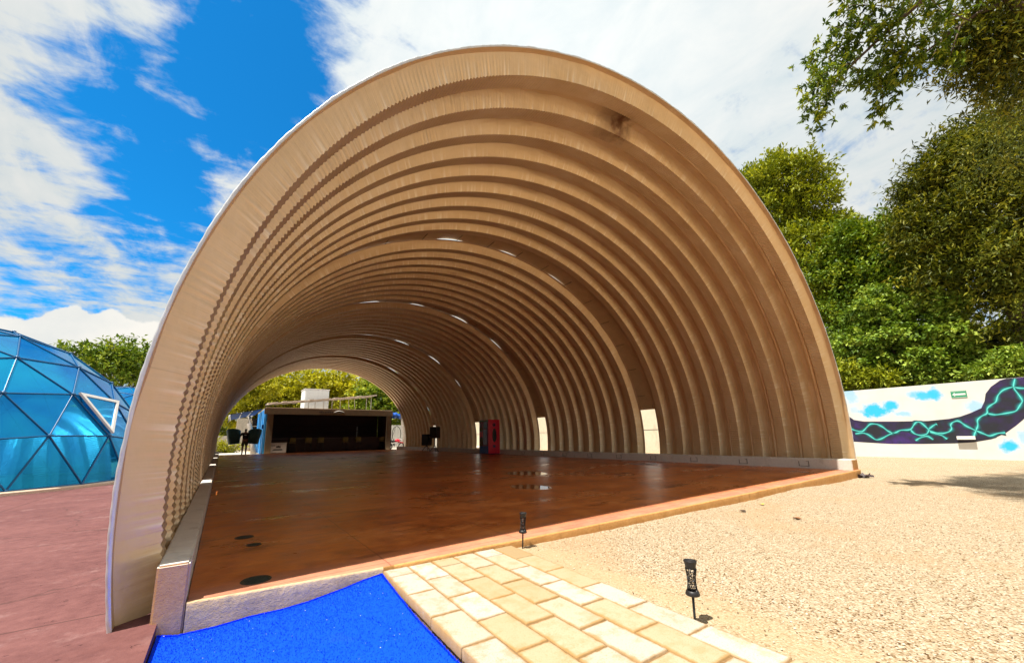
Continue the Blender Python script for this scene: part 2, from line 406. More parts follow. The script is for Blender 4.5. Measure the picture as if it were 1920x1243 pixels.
def vault_mesh(front, seed0=0):
    lam = .056; N = int(ARC/lam)*4+1
    s = np.linspace(0, ARC, N); p, nn = arc_pts(s); ph = np.arange(N)*(2*PI/4)
    V = []; F = []; base = 0; RB = []; WF = []; cur = [0]
    def strip(rows):
        nonlocal base
        k = len(rows)
        for (y, d, wf) in rows:
            q = p+nn*d[:, None] if hasattr(d, '__len__') else p+nn*d; WF.append(wf)
            yy = y if hasattr(y, '__len__') else np.full(N, y)
            V.append(np.stack([q[:, 0], yy, q[:, 1]], 1)); RB.append(cur[0]+seed0)
        idx = np.arange(N-1)
        for r in range(k-1):
            a = base+r*N; F.append(np.stack([a+idx, a+N+idx, a+N+idx+1, a+idx+1], 1))
        base += k*N
    for i in range(NR):
        y0 = i*PITCHY; cur[0] = i
        am = np.clip(.75+.35*smooth_noise(N, 60, i), .25, 1.5)*.0068
        c = np.sin(ph+i*1.3)*am
        w = smooth_noise(N, 26, 50+i)*.0035; w2 = smooth_noise(N, 55, 90+i)*.004
        # crimps fade irregularly up the web
        up = np.clip(.5+.45*smooth_noise(N, 14, 140+i), 0, 1)
        strip([(y0, 0.0, 0), (y0+.035, w*.6, 0), (y0+.078+w*.5, w, 0)])                       # outer flat, near half
        strip([(y0+.078+w*.5, w, 0), (y0+.108+w2+c*up*.3, DEPTH*.26+w+c*up*.3, .15), (y0+.150+w2+c*(.15+up*.7), DEPTH*.6+w+c*(.1+up*.5), .6), (y0+.202+c*.6, DEPTH+c, 1)])  # web facing the mouth
        strip([(y0+.202+c*.6, DEPTH+c, .35), (y0+.31, DEPTH+.002+c, .0), (y0+.425+c*.4, DEPTH+c, 0)])   # crimped inner flat
        strip([(y0+.425+c*.4, DEPTH+c, 0), (y0+.465+w, DEPTH*.5+c*.5, 0), (y0+.505, w, 0)])
        strip([(y0+.505, w, 0), (y0+.535, w, 0), (y0+.543, .012, 0), (y0+.566, .012, 0), (y0+.574, 0.0, 0), (y0+.61, 0.0, 0)])
    me = np_mesh('vault_section', np.concatenate(V), np.concatenate(F))
    for nm, val in (('arc', np.tile(s, len(V))), ('rib', np.repeat(np.array(RB, float), N)), ('webf', np.repeat(np.array(WF, float), N))):
        at_ = me.attributes.new(nm, 'FLOAT', 'POINT'); at_.data.foreach_set('value', np.ascontiguousarray(val, np.float32))
    return me

def build_vault():
    root = thing('steel_vault', 'long ribbed beige steel barrel vault sheltering the red concrete floor', 'vault shelter', (6.26, 0, 0))
    steel = mat_vault(); strip_m = mat_strip()
    m0 = vault_mesh(True); m1 = vault_mesh(False, 20)
    o = link('vault_section', m0, steel, root, (-6.26, V0, 0))
    o2 = link('vault_section', m1, steel, root, (-6.26, V0+SEG, 0))
    for k in range(2, 5):
        c = o2.copy(); c.parent = root; C.objects.link(c); c.location = (-6.26, V0+SEG*k, 0)
    # thin galvanised edge flange round the mouth
    N = 700; s = np.linspace(0, ARC, N); p, nn = arc_pts(s)
    wav = np.sin(s*2*PI/.11)*.0012+smooth_noise(N, 5, 7)*.0020
    V = []
    for (y, d) in ((V0-.001, .004), (V0-.008+wav*.5, -.002), (V0-.010+wav, -.013+wav*.8), (V0-.004+wav, -.017+wav*.8), (V0+.02, -.006)):
        q = p+nn*(d if not hasattr(d, '__len__') else d[:, None]); V.append(np.stack([q[:, 0]-6.26, np.full(N, y) if not hasattr(y, '__len__') else y, q[:, 1]], 1))
    i = np.arange(N-1); F = np.concatenate([np.stack([j*N+i, (j+1)*N+i, (j+1)*N+i+1, j*N+i+1], 1) for j in range(4)])
    link('edge_flange', np_mesh('edge_flange', np.concatenate(V), F), simple('bright_galvanising', (.62, .62, .61), .4, .5, var=.12, vscale=5), root)
    # vent strips between the sections: flat cover sheets held clear of the next section
    for k in range(4):
        y0 = V0+SEG*k+NR*PITCHY; y1 = y0+PITCHY
        def s_at(z, side):
            t = (PI-math.asin((z-EZ)/RZ)) if side < 0 else math.asin((z-EZ)/RZ)
            return float(np.interp(-t, -_t, _s))
        sl, sr = s_at(1.15, -1), s_at(1.80, 1)
        N = 400; s = np.linspace(sl, sr, N); p, nn = arc_pts(s)
        crown = np.clip(1-np.abs((s-ARC*(.49+.05*k))/(ARC*(.16+.06*k)))**2, 0, 1)
        gapr = .002+np.clip(crown*1.4, 0, 1)*.055*np.clip(np.sin(s*2*PI/2.1+k*1.3)*.9+.25*np.sin(s*2.1+k)-.25, 0, .7)
        V = []; F = []; rows = [(y0-.06, -.012+s*0), (y0+.02, -.014+s*0), (y0+.3, -.018-gapr*.4), (y1+.02, -.004-gapr)]
        for j, (y, d) in enumerate(rows):
            q = p+nn*d[:, None]; V.append(np.stack([q[:, 0], np.full(N, y), q[:, 1]], 1))
        i = np.arange(N-1)
        for j in range(len(rows)-1): F.append(np.stack([j*N+i, (j+1)*N+i, (j+1)*N+i+1, j*N+i+1], 1))
        me = np_mesh('vent_strip', np.concatenate(V), np.concatenate(F))
        vs = link('vent_strip', me, strip_m, root, (-6.26, 0, 0))
        for q in np.arange(sl+.6, sr-.3, 1.05):
            pp, n2 = arc_pts(np.array([q])); pp = pp[0]; n2 = n2[0]; a = pp-n2*.005
            MB().tube([(a[0], y0+.26, a[1]), (pp[0]+n2[0]*.004, y1+.03, pp[1]+n2[1]*.004)], .006, 5).build('bracket', M['black'], vs)
        # side flaps of the opening: rail across, and ragged cut edge
        for side in (-1, 1):
            r = MB()
            sm = s_at(1.06 if side > 0 else .7, side); pp, n2 = arc_pts(np.array([sm])); x, z = pp[0]
            r.box((x-.012, y0+.0, z-.012), (x+.012, y1, z+.012))
            r.build('opening_rail', M['metal'], root, (-6.26, 0, 0))
            if side > 0:
                r = MB(); 
                for q in range(7):
                    yy = y0+.03+q*.085
                    s2 = s_at(1.80+.03*(q % 3), 1); s3 = s_at(1.98, 1); P2, N2 = arc_pts(np.array([s2, s3]))
                    r.tube([(P2[0][0]+N2[0][0]*.01, yy, P2[0][1]), (P2[1][0]+N2[1][0]*.01, yy, P2[1][1])], .012, 5)
                r.build('cut_edge', strip_m, root, (-6.26, 0, 0))
    return root
build_vault()

# ------------------------------------------------------------------ ground, slab, terrace
def build_ground():
    gx = [-700, -120, -40, -12, -4, -.3, .9, 1.85, 2.15, 3, 4, 6, 8.5, 11, 14, 18, 24, 40, 120, 700]
    gz = [-1.2, -.6, -.4, -.3, -.26, -.24, -.2, -.11, -.062, -.068, -.085, -.10, -.105, -.165, -.2, -.21, -.24, -.4, -.7, -1.2]
    xs = np.unique(np.concatenate([gx, np.linspace(-.3, 25, 180)])); ys = np.unique(np.concatenate([[-700, -120, -40], np.linspace(-12, 34, 260), [60, 120, 700]]))
    X, Y = np.meshgrid(xs, ys); Z = np.interp(X, gx, gz)
    near = (np.abs(X-10) < 16) & (np.abs(Y) < 12)
    Z = Z+np.where(near, .010*np.sin(X*1.7+1.3*np.sin(Y*1.1))*np.cos(Y*1.9)+rng.normal(size=X.shape)*.003, 0)*np.clip((X-2.6)/1.5, 0, 1)
    ny, nx = X.shape; idx = np.arange(ny*nx).reshape(ny, nx)
    F = np.stack([idx[:-1, :-1], idx[:-1, 1:], idx[1:, 1:], idx[1:, :-1]], -1).reshape(-1, 4)
    me = np_mesh('gravel_ground', np.stack([X, Y, Z], -1).reshape(-1, 3), F)
    tag(link('gravel_ground', me, mat_gravel()), 'pale beige gravel ground around the vault', kind='structure')
build_ground()

FX = [0, .28, 1.05, 2.5, 4.4, 6.7, 9.3, 12.34]; FY = [-.004, -.03, -.10, -.115, -.145, -.15, -.145, -.15]
PUDDLES = []
for (u0, v0, u1, v1, z) in ((935, 884, 1040, 890, 0), (965, 909, 1020, 916, 0), (1180, 868, 1230, 872, 0)):
    a, b, c, d = onz(u0, (v0+v1)/2, z), onz(u1, (v0+v1)/2, z), onz((u0+u1)/2, v0, z), onz((u0+u1)/2, v1, z)
    cc = (a+b)/2; PUDDLES.append((cc[0], cc[1], max(.3, abs(b[0]-a[0])/2), max(.2, abs(c[1]-d[1])/2+.25)))

def build_slab():
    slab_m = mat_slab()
    xs = np.unique(np.concatenate([np.linspace(0, 12.34, 160), FX])); fy = np.interp(xs, FX, FY)
    fy = fy+smooth_noise(len(xs), 3, 3)*.004*np.clip(xs/2, .3, 1)
    b = MB(); n = len(xs)
    vs = [(x, y+.012, 0) for x, y in zip(xs, fy)]+[(x, .6, 0) for x in xs]+[(x, 29.95, 0) for x in xs]
    b.add(vs, [(i, i+1, n+i+1, n+i) for i in range(n-1)]+[(n+i, n+i+1, 2*n+i+1, 2*n+i) for i in range(n-1)], 0)
    # rounded lip and front face
    for (a0, a1, mi) in ((0, 1.085, 1), (1.085, 12.34, 2)):
        sel = [i for i in range(n) if a0-1e-6 <= xs[i] <= a1+.08]
        rows = [[(xs[i], fy[i]+.012, 0) for i in sel], [(xs[i], fy[i]+.003, -.004) for i in sel], [(xs[i], fy[i], -.014) for i in sel],
                [(xs[i], fy[i]-.002+.004*math.sin(xs[i]*23), -.06) for i in sel], [(xs[i], fy[i]+.004*math.sin(xs[i]*11), -.32) for i in sel]]
        m = len(sel); v2 = sum(rows, [])
        b.add(v2, [(r*m+i, (r+1)*m+i, (r+1)*m+i+1, r*m+i+1) for r in range(4) for i in range(m-1)], mi, True)
    b.add([(0, 29.95, 0), (12.34, 29.95, 0), (12.34, 29.95, -.3), (0, 29.95, -.3)], [(0, 1, 2, 3)], 2)
    b.add([(12.34, fy[-1], 0), (12.34, 29.95, 0), (12.34, 29.95, -.3), (12.34, fy[-1], -.3)], [(0, 1, 2, 3)], 2)
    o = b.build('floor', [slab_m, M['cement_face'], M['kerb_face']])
    tag(o, 'red stamped concrete floor under the vault', kind='structure')
build_slab()

def build_terrace():
    b = MB(); top = -.082; x1 = -.118
    b.add([(x1, -14, top), (x1, -1, top), (x1, .2, top), (x1, 34, top), (-60, 34, top), (-60, -14, top)], [(0, 1, 2, 3, 4, 5)])
    b.add([(x1, -14, top), (x1, 34, top), (x1, 34, -.4), (x1, -14, -.4)], [(0, 1, 2, 3)])
    tag(b.build('terrace', M['terrace']), 'faded pink concrete terrace left of the vault', kind='structure')
    b = MB(); b.box((-60, 29.97, -.3), (60, 90, -.07)); tag(b.build('yard', M['yard']), 'pale sunlit paved yard behind the vault', kind='structure')
build_terrace()

def rough_box(name, a, b, mats, label, cat, seed, end_mat=None):
    """low wall with slightly uneven painted edges; the end face has its own finish"""
    bm = bmesh.new(); bmesh.ops.create_cube(bm, size=1)
    for v in bm.verts: v.co = Vector([(a[i]+b[i])/2+v.co[i]*(b[i]-a[i]) for i in range(3)])
    bmesh.ops.bevel(bm, geom=bm.edges[:], offset=.010, segments=2, affect='EDGES')
    for k in range(1, 60):
        yy = a[1]+(b[1]-a[1])*(k/60)**2
        bmesh.ops.bisect_plane(bm, geom=bm.verts[:]+bm.edges[:]+bm.faces[:], plane_co=(0, yy, 0), plane_no=(0, 1, 0))
    r = random.Random(seed)
    offs = {}
    for v in bm.verts:
        k = round(v.co.y, 2)
        if k not in offs: offs[k] = (r.uniform(-.004, .004), r.uniform(-.004, .004))
        if k > a[1]+.1: v.co.x += offs[k][0]; v.co.z += offs[k][1]
    mb = MB()
    bm.normal_update(); bm.verts.index_update()
    for f in bm.faces:
        mb.add([v.co[:] for v in f.verts], [tuple(range(len(f.verts)))], 1 if f.normal.y < -.7 else 0)
    o = mb.build(name, mats); bm.free()
    bm = bmesh.new(); bm.from_mesh(o.data); bmesh.ops.remove_doubles(bm, verts=bm.verts, dist=1e-5); bmesh.ops.recalc_face_normals(bm, faces=bm.faces); bm.to_mesh(o.data); bm.free()
    return tag(o, label, cat)
rough_box('low_wall', (-.150, .002, -.30), (-.004, 29.9, .215), [M['parapet_top'], M['parapet_end']], 'low white wall at the left foot of the vault with bare pink front end', 'low wall', 3)
rough_box('low_wall', (12.0, -.10, -.25), (12.42, 29.9, .235), [M['parapet_top'], M['kerb_face']], 'low white wall at the right foot of the vault under the openings', 'low wall', 4)
# electrical plates marked on the right wall are part of that wall
rw = bpy.data.objects['low_wall.001']
for k in range(9):
    y = .75+k*1.45
    b = MB(); 
    for (ya, za, yb, zb) in ((y, .05, y+.22, .058), (y, .17, y+.06, .178), (y, .05, y+.012, .178), (y+.208, .05, y+.22, .17)):
        b.box((11.994, ya, za), (12.01, yb, zb))
    b.build('anchor_mark', M['bark'], rw)

# ------------------------------------------------------------------ blue mat and paving stones
def build_mat():
    pts = [(284, 1193), (332, 1192), (401, 1176), (464.6, 1157), (527.8, 1142.5), (578, 1128), (649, 1101.6), (684, 1087), (712, 1077)]
    P = [ony(u, v, np.interp(onz(u, v, -.1)[0], FX, FY)-.006) for u, v in pts]
    x0, xr0 = P[0][0]+.0, 1.078
    ys = np.concatenate([[0], np.geomspace(.02, 3.2, 40)]); nx = 60
    V = []; F = []
    px = np.array([q[0] for q in P]); pz = np.array([q[2] for q in P])
    for j, d in enumerate(ys):
        for i in range(nx):
            f = i/(nx-1); yf = np.interp(x0+(xr0-x0)*f, FX, FY)-.006; y = yf-d
            xr = xr0-.047*(d)-.004+.0*f; xl = -.112
            x = xl+(xr-xl)*f
            w = min(1, d/.7); zz = np.interp(x, px, pz)*(1-w)+(-.125+.04*f)*w
            V.append((x, y, zz))
    for j in range(len(ys)-1):
        for i in range(nx-1): F.append((j*nx+i, (j+1)*nx+i, (j+1)*nx+i+1, j*nx+i+1))
    root = thing('turf_mat', 'bright blue artificial turf mat beside the cream paving stones', 'mat', (.5, -1, -.12))
    V = np.array(V); me = np_mesh('backing', V-np.array([.5, -1, -.12]), np.array(F)); tm = mat_turf(); link('backing', me, tm, root)
    # pile: short blades
    n = 26000; r = np.random.default_rng(2)
    jj = (r.random(n)**1.0*20).astype(int); 
    d = r.random(n)**1.6*1.5; f = r.random(n); f[:5000] = 1-.005*r.random(5000); d[5000:10000] = .008*r.random(5000)
    xr = xr0-.047*d-.004; x = -.112+(xr+.112)*f
    yf = np.interp(x, FX, FY)-.006; y = yf-d; w = np.minimum(1, d/.7)
    z = np.interp(x, px, pz)*(1-w)+(-.125+.04*f)*w
    b = np.stack([x, y, z], 1)-np.array([.5, -1, -.12])
    lean = r.normal(size=(n, 3))*[.004, .004, 0]+[0, 0, .0065]; side = r.normal(size=(n, 3)); side[:, 2] = 0; side /= np.linalg.norm(side, axis=1)[:, None]
    side *= .0016
    VV = np.stack([b-side, b+side, b+lean+side*.4, b+lean-side*.4], 1).reshape(-1, 3); FF = np.arange(4*n).reshape(n, 4)
    o = link('pile', np_mesh('pile', VV, FF, False), tm, root); o['kind'] = 'stuff'
    # specks of pale grit caught in the pile
    mb = MB()
    for k in range(70):
        dd = r.random()**1.3*1.0; ff = r.random(); xx = -.1+(1.06-.047*dd+.1)*ff; yy = np.interp(xx, FX, FY)-.02-dd
        ww = min(1, dd/.7); zz = np.interp(xx, px, pz)*(1-ww)+(-.125+.04*ff)*ww+.006
        s = .0010+.0022*r.random()**3
        mb.add([(xx-.5-s, yy+1, zz+.12), (xx-.5, yy+1-s, zz+.12), (xx-.5+s, yy+1, zz+.12), (xx-.5, yy+1+s, zz+.12), (xx-.5, yy+1, zz+.12+s)], [(0,1,4),(1,2,4),(2,3,4),(3,0,4)])
    o = mb.build('grit', M['white'], root); o['kind'] = 'stuff'
build_mat()

def build_pavers():
    pm = mat_paver(); W, L, H = .178, .358, .05
    rows = [(1.082, .155), (1.264, .345), (1.448, .165), (1.632, .35), (1.82, .17), (2.008, .335)]
    colw = ['cream', 'sandy', 'pale', 'ivory', 'buff', 'straw']; ordn = ['first', 'second', 'third', 'fourth', 'fifth', 'sixth', 'seventh', 'eighth']
    rown = ['row edging the blue mat', 'second row from the blue mat', 'third row from the blue mat', 'fourth row from the blue mat', 'second row from the gravel', 'row edging the gravel']
    r = random.Random(8)
    meshes = {}
    for i, (x, first) in enumerate(rows):
        y = float(np.interp(x+.09, FX, FY))-.008; k = 0; ln = first
        while y > -3.0 and k < 8:
            ln = first if k == 0 else L+r.uniform(-.006, .006)
            key = (i, k)
            w_, l_ = W-.001+r.uniform(-.003, .003), ln-.007; bv = .005
            gx = np.concatenate([[-.5*w_, -.5*w_+bv], np.linspace(-.5*w_+.016, .5*w_-.016, 9), [.5*w_-bv, .5*w_]])
            gy = np.concatenate([[-.5*l_, -.5*l_+bv], np.linspace(-.5*l_+.016, .5*l_-.016, 17), [.5*l_-bv, .5*l_]])
            X, Y = np.meshgrid(gx, gy); ny_, nx_ = X.shape; Z = np.full(X.shape, H/2); q = np.random.default_rng(i*20+k)
            edge = np.minimum(.5*w_-np.abs(X), .5*l_-np.abs(Y)); Z = Z-np.clip(bv-edge, 0, bv)*.6-np.clip(.016-edge, 0, 1)*.06
            chip = np.clip(.03-edge, 0, 1)/.03; Z = Z-chip*np.abs(q.normal(size=X.shape))*.0014+q.normal(size=X.shape)*.0004
            X = X+chip*q.normal(size=X.shape)*.0007; Y = Y+chip*q.normal(size=X.shape)*.0007
            pv = np.stack([X, Y, Z], -1).reshape(-1, 3); ix = np.arange(ny_*nx_).reshape(ny_, nx_)
            fs = np.stack([ix[:-1, :-1], ix[:-1, 1:], ix[1:, 1:], ix[1:, :-1]], -1).reshape(-1, 4)
            rim = np.concatenate([ix[0, :], ix[1:, -1], ix[-1, -2::-1], ix[-2:0:-1, 0]]); nb = len(pv)
            low = pv[rim].copy(); low[:, 2] = -H/2; pv = np.concatenate([pv, low]); m_ = len(rim); jj = np.arange(m_)
            fs = np.concatenate([fs, np.stack([rim, nb+jj, nb+(jj+1) % m_, rim[(jj+1) % m_]], 1)])
            me = np_mesh('paving_stone', pv, fs)
            yc = y-ln/2; xc = x+.091-.047*(-.1-yc)
            zt = -.022-.006*max(0, (i-4))+r.uniform(-.0015, .0015)
            o = link('paving_stone', me, pm); o.location = (xc, yc, zt-H/2); o.rotation_euler = (r.gauss(0, .006), r.gauss(0, .006), -.047+r.gauss(0, .006))
            tag(o, ('short ' if k == 0 and ln < .25 else '')+'cream paving stone, '+ordn[k]+' from the slab in the '+rown[i], 'paving stone', 'paving stones of the path')
            y -= ln+.004; k += 1
build_pavers()
# sand bed under the stones
b = MB(); b.add([(1.09, -.105, -.028), (2.17, -.125, -.034), (2.03, -3.2, -.034), (.95, -3.2, -.028)], [(0, 1, 2, 3)])
b.add([(1.09, -.105, -.028), (.95, -3.2, -.028), (.95, -3.2, -.2), (1.09, -.105, -.2)], [(0, 1, 2, 3)])
tag(b.build('path_bed', simple('bed_sand', (.20, .115, .045), .95, var=.3, vscale=30, bump=.004, bscale=120)), 'sandy bed under the paving stones', kind='structure')

# ------------------------------------------------------------------ stake lights
def build_lights():
    def make(loc, tilt, label):
        root = thing('stake_light', label, 'garden light', loc, .4, 'stake lights beside the path'); root.rotation_euler = (tilt[0], tilt[1], .4); root.scale = (.84, .84, .84)
        MB().tube([(0, 0, -.1), (0, 0, .15)], .0075, 8).build('stake', M['black'], root)
        MB().lathe([(0, .148), (.030, .148), (.040, .152), (.043, .160), (.036, .178), (.033, .180), (.030, .180)], 24).build('base_ring', M['black'], root)
        MB().lathe([(.029, .302), (.030, .304), (.033, .325), (.039, .345), (.040, .350), (.037, .352), (.033, .345), (0, .345)], 24).build('cap', M['black'], root)
        # pierced hourglass shade
        r = random.Random(3); nz, na = 9, 12; bm = bmesh.new(); g = []
        for j in range(nz+1):
            z = .176+(.306-.176)*j/nz; rr = .0235+.009*((j/nz-.45)/.55)**2
            g.append([bm.verts.new((rr*math.cos(a), rr*math.sin(a), z+(0 if j in (0, nz) else r.uniform(-.005, .005)))) for a in [2*PI*(k+(.5*(j % 2))+r.uniform(-.3, .3))/na for k in range(na)]])
        for j in range(nz):
            for k in range(na):
                k2 = (k+1) % na
                q = [g[j][k], g[j][k2], g[j+1][k2], g[j+1][k]]
                if r.random() < .4: bm.faces.new(q)
                elif r.random() < .5: bm.faces.new(q[:3]); bm.faces.new((q[0], q[2], q[3]))
                else: bm.faces.new((q[0], q[1], q[3])); bm.faces.new((q[1], q[2], q[3]))
        me = bpy.data.meshes.new('lattice_shade'); bm.to_mesh(me); bm.free()
        o = link('lattice_shade', me, M['black'], root); w = o.modifiers.new('wire', 'WIREFRAME'); w.thickness = .0055; w.use_even_offset = False
        return root
    make((2.285, -.158, -.062), (rad(1), rad(2), 0), 'black stake light at the slab edge where paving meets gravel')
    make((2.118, -1.822, -.052), (rad(0), rad(2), 0), 'black stake light with pierced shade standing out on the gravel')
build_lights()

# ------------------------------------------------------------------ drain covers, litter
def build_drains():
    dm = simple('drain_iron', (.035, .04, .03), .5, .3, var=.4, vscale=30)
    for (u, v, r, lab) in ((480, 1087, .085, 'largest dark round drain cover in the red floor'), (476, 1021, .055, 'small dark drain cover nearer the largest one'), (458, 1007, .075, 'dark oval drain cover furthest from the slab edge')):
        p = onz(u, v, 0)
        b = MB(); b.lathe([(0, .004), (r*.86, .004), (r*.88, .0015), (r*.93, .0015), (r*.95, .005), (r, .004), (r+.006, -.002)], 32)
        for k in range(-3, 4):
            w = math.sqrt(max(0, (r*.8)**2-(k*r*.22)**2)); b.box((-w, k*r*.22-.004, .003), (w, k*r*.22+.004, .0065))
        tag(b.build('drain_cover', dm, None, (p[0], p[1], 0)), lab, 'drain cover', 'drain covers in the floor')
build_drains()

def curl_leaf(u, v, z, s, mat, label, seed):
    r = random.Random(seed); p = onz(u, v, z); b = MB(); vs = []; n = 7
    for i in range(n):
        t = i/(n-1); w = math.sin(PI*min(1, t*1.02+.01))*.32*s+.002
        for k in (-1, 0, 1): vs.append((t*s-.5*s, k*w, .004+.25*s*(t-.5)**2+(.18*s if k else 0)*math.sin(PI*t)))
    b.add(vs, [(i*3+k, i*3+k+1, i*3+k+4, i*3+k+3) for i in range(n-1) for k in (0, 1)], 0, True)
    o = b.build('fallen_leaf', mat, None, (p[0], p[1], z)); o.rotation_euler = (0, 0, r.uniform(0, 6))
    tag(o, label, 'fallen leaf', 'fallen leaves on the gravel')
brown = simple('dry_leaf', (.20, .085, .03), .8); dkleaf = simple('dark_leaf', (.05, .032, .02), .8); yel = simple('yellow_leaf', (.55, .45, .08), .7)
curl_leaf(1672, 945, -.16, .11, dkleaf, 'dark curled leaf lying on open gravel in front of the mural', 1)
curl_leaf(1830, 968, -.15, .09, dkleaf, 'small dark leaf at the lower edge of the tree shadow', 2)
curl_leaf(1494, 973, -.10, .10, brown, 'brown dry leaf on the gravel in front of the kerb', 3)
curl_leaf(1393, 959, -.09, .09, dkleaf, 'dark leaf close to the middle of the ochre kerb', 4)
curl_leaf(1429, 946, -.10, .09, yel, 'yellow leaf lying against the ochre kerb', 5)

def build_scrap():
    p = onz(1612, 897, -.18); r = random.Random(4); b = MB()
    for k in range(9):
        a = r.uniform(0, 6.28); q = Vector((p[0]+.05+r.uniform(-.02, .3), p[1]+r.uniform(-.1, .1), -.17))
        pts = [q+Vector((math.cos(a)*t*.14, math.sin(a)*t*.14, .035+.06*math.sin(t*3+k)*r.random())) for t in (-1, -.3, .3, 1)]
        w = Vector((-math.sin(a), math.cos(a), .6))*.035
        for i in range(3): b.quad_slab([pts[i]-w, pts[i+1]-w*.7, pts[i+1]+w*.7, pts[i]+w], (0, 0, .006))
    tag(b.build('crumpled_scrap', simple('dark_scrap', (.03, .014, .014), .5)), 'crumpled dark plastic scrap on gravel by the right foot of the vault', 'scrap')
build_scrap()

def build_pebbles():
    r = np.random.default_rng(17); gx = [1.85, 2.15, 3, 4, 6, 8.5, 11, 14, 18, 24]; gz = [-.11, -.062, -.068, -.085, -.10, -.105, -.165, -.2, -.21, -.24]
    ico = np.array([(0,0,1),(.894,0,.447),(.276,.851,.447),(-.724,.526,.447),(-.724,-.526,.447),(.276,-.851,.447),(.724,.526,-.447),(-.276,.851,-.447),(-.894,0,-.447),(-.276,-.851,-.447),(.724,-.526,-.447),(0,0,-1)])
    fc = np.array([(0,1,2),(0,2,3),(0,3,4),(0,4,5),(0,5,1),(1,6,2),(2,7,3),(3,8,4),(4,9,5),(5,10,1),(6,7,2),(7,8,3),(8,9,4),(9,10,5),(10,6,1)])
    n = 30000; x = 2.16+11*r.random(n)**1.7; y = -4.6+5.0*r.random(n)
    edge = x-(2.25-.047*(-.1-y)); fade = np.clip(edge/.75, 0, 1); keep = r.random(n) < .06+.94*fade*fade*(3-2*fade)
    ok = keep & (y < np.interp(x, FX, FY)-.03) & (edge > 0); x, y = x[ok], y[ok]; n = len(x)
    s = .0018+.0040*r.random(n)**2.5; s[:60] *= 1.8; z = np.interp(x, gx, gz)+s*.25+.004
    a = r.random(n)*6.28; c_, s_ = np.cos(a), np.sin(a); sx = s*(.8+.8*r.random(n)); sy = s*(.7+.5*r.random(n)); sz = s*(.45+.4*r.random(n))
    L = ico[None]*np.stack([sx, sy, sz], 1)[:, None, :]*(1+.2*r.normal(size=(n, 12, 1)))
    V = np.stack([L[..., 0]*c_[:, None]-L[..., 1]*s_[:, None]+x[:, None], L[..., 0]*s_[:, None]+L[..., 1]*c_[:, None]+y[:, None], L[..., 2]+z[:, None]], -1)
    F = (fc[None]+12*np.arange(n)[:, None, None]).reshape(-1, 3)
    me = np_mesh('loose_pebbles', V.reshape(-1, 3), F, True); at_ = me.attributes.new('tint', 'FLOAT', 'FACE'); at_.data.foreach_set('value', np.repeat(r.random(n), 15).astype(np.float32))
    m, t, b = new_mat('pebble'); f = t.node('ShaderNodeAttribute', attribute_name='tint').outputs['Fac']
    t.set(b.inputs['Base Color'], t.ramp(f, [(0, (.10, .05, .02)), (.18, (.22, .13, .06)), (.30, (.40, .29, .17)), (.65, (.50, .40, .26)), (1, (.66, .58, .46))])); b.inputs['Roughness'].default_value = .9
    o = link('loose_pebbles', me, m); tag(o, 'loose pebbles and grit scattered over the gravel', 'pebbles', kind='stuff')
build_pebbles()

# ------------------------------------------------------------------ foliage tools
def leaf_mesh(name, P, D, U, L, Wd, tint):
    """folded four-sided leaves: P base, D direction, U up, L length, Wd width"""
    n = len(P); S = np.cross(D, U); S /= np.linalg.norm(S, axis=1)[:, None]+1e-9; Nn = np.cross(S, D)
    mid = P+D*(L*.45)[:, None]
    a = mid+S*(Wd*.5)[:, None]+Nn*(Wd*.12)[:, None]; b = mid-S*(Wd*.5)[:, None]+Nn*(Wd*.12)[:, None]
    tip = P+D*L[:, None]-Nn*(L*.12)[:, None]
    V = np.stack([P, a, tip, b], 1).reshape(-1, 3); F = np.arange(4*n).reshape(n, 4)
    me = np_mesh(name, V, F, False)
    at_ = me.attributes.new('tint', 'FLOAT', 'FACE'); at_.data.foreach_set('value', np.ascontiguousarray(tint, np.float32)); return me

def rand_dirs(r, n):
    d = r.normal(size=(n, 3)); return d/np.linalg.norm(d, axis=1)[:, None]

def crown(name, blobs, n, size, asp, mat, parent, org, seed, shell=.55, clus=10, spread=.28, droop=.15, base_tint=.5):
    """blobs: (centre, radii, weight)"""
    r = np.random.default_rng(seed); nc = max(1, n//clus)
    w = np.array([b[2] for b in blobs], float); w /= w.sum(); bi = r.choice(len(blobs), nc, p=w)
    Cn = np.array([b[0] for b in blobs])[bi]; Rd = np.array([b[1] for b in blobs])[bi]
    d = rand_dirs(r, nc); rr = shell+(1-shell)*r.random(nc)**.7
    lump = 1+.19*np.sin(d[:, 0]*7+bi*1.7)+.19*np.sin(d[:, 1]*6+bi*2.3+1)+.17*np.sin(d[:, 2]*8+bi)
    cp = Cn+d*Rd*(rr*lump)[:, None]
    ct = np.clip(base_tint+.18*r.normal(size=nc)+.10*np.sin(bi*3.1), 0, 1)
    cd = d*.9+r.normal(size=(nc, 3))*.45+np.array([0, 0, -droop])
    cd /= np.linalg.norm(cd, axis=1)[:, None]
    k = np.repeat(np.arange(nc), clus); m = len(k)
    along = np.tile(np.linspace(0, 1, clus), nc)
    P = cp[k]+cd[k]*(along*spread)[:, None]+r.normal(size=(m, 3))*spread*.22
    D = cd[k]*.7+rand_dirs(r, m)*.85; D /= np.linalg.norm(D, axis=1)[:, None]
    U = np.array([0, 0, 1.])+r.normal(size=(m, 3))*.45
    Ls = size*(.65+.6*r.random(m))
    T = np.clip(ct[k]+r.normal(size=m)*.12, 0, 1)
    me = leaf_mesh(name, P-org, D, U, Ls, Ls*asp, T)
    return link(name, me, mat, parent)

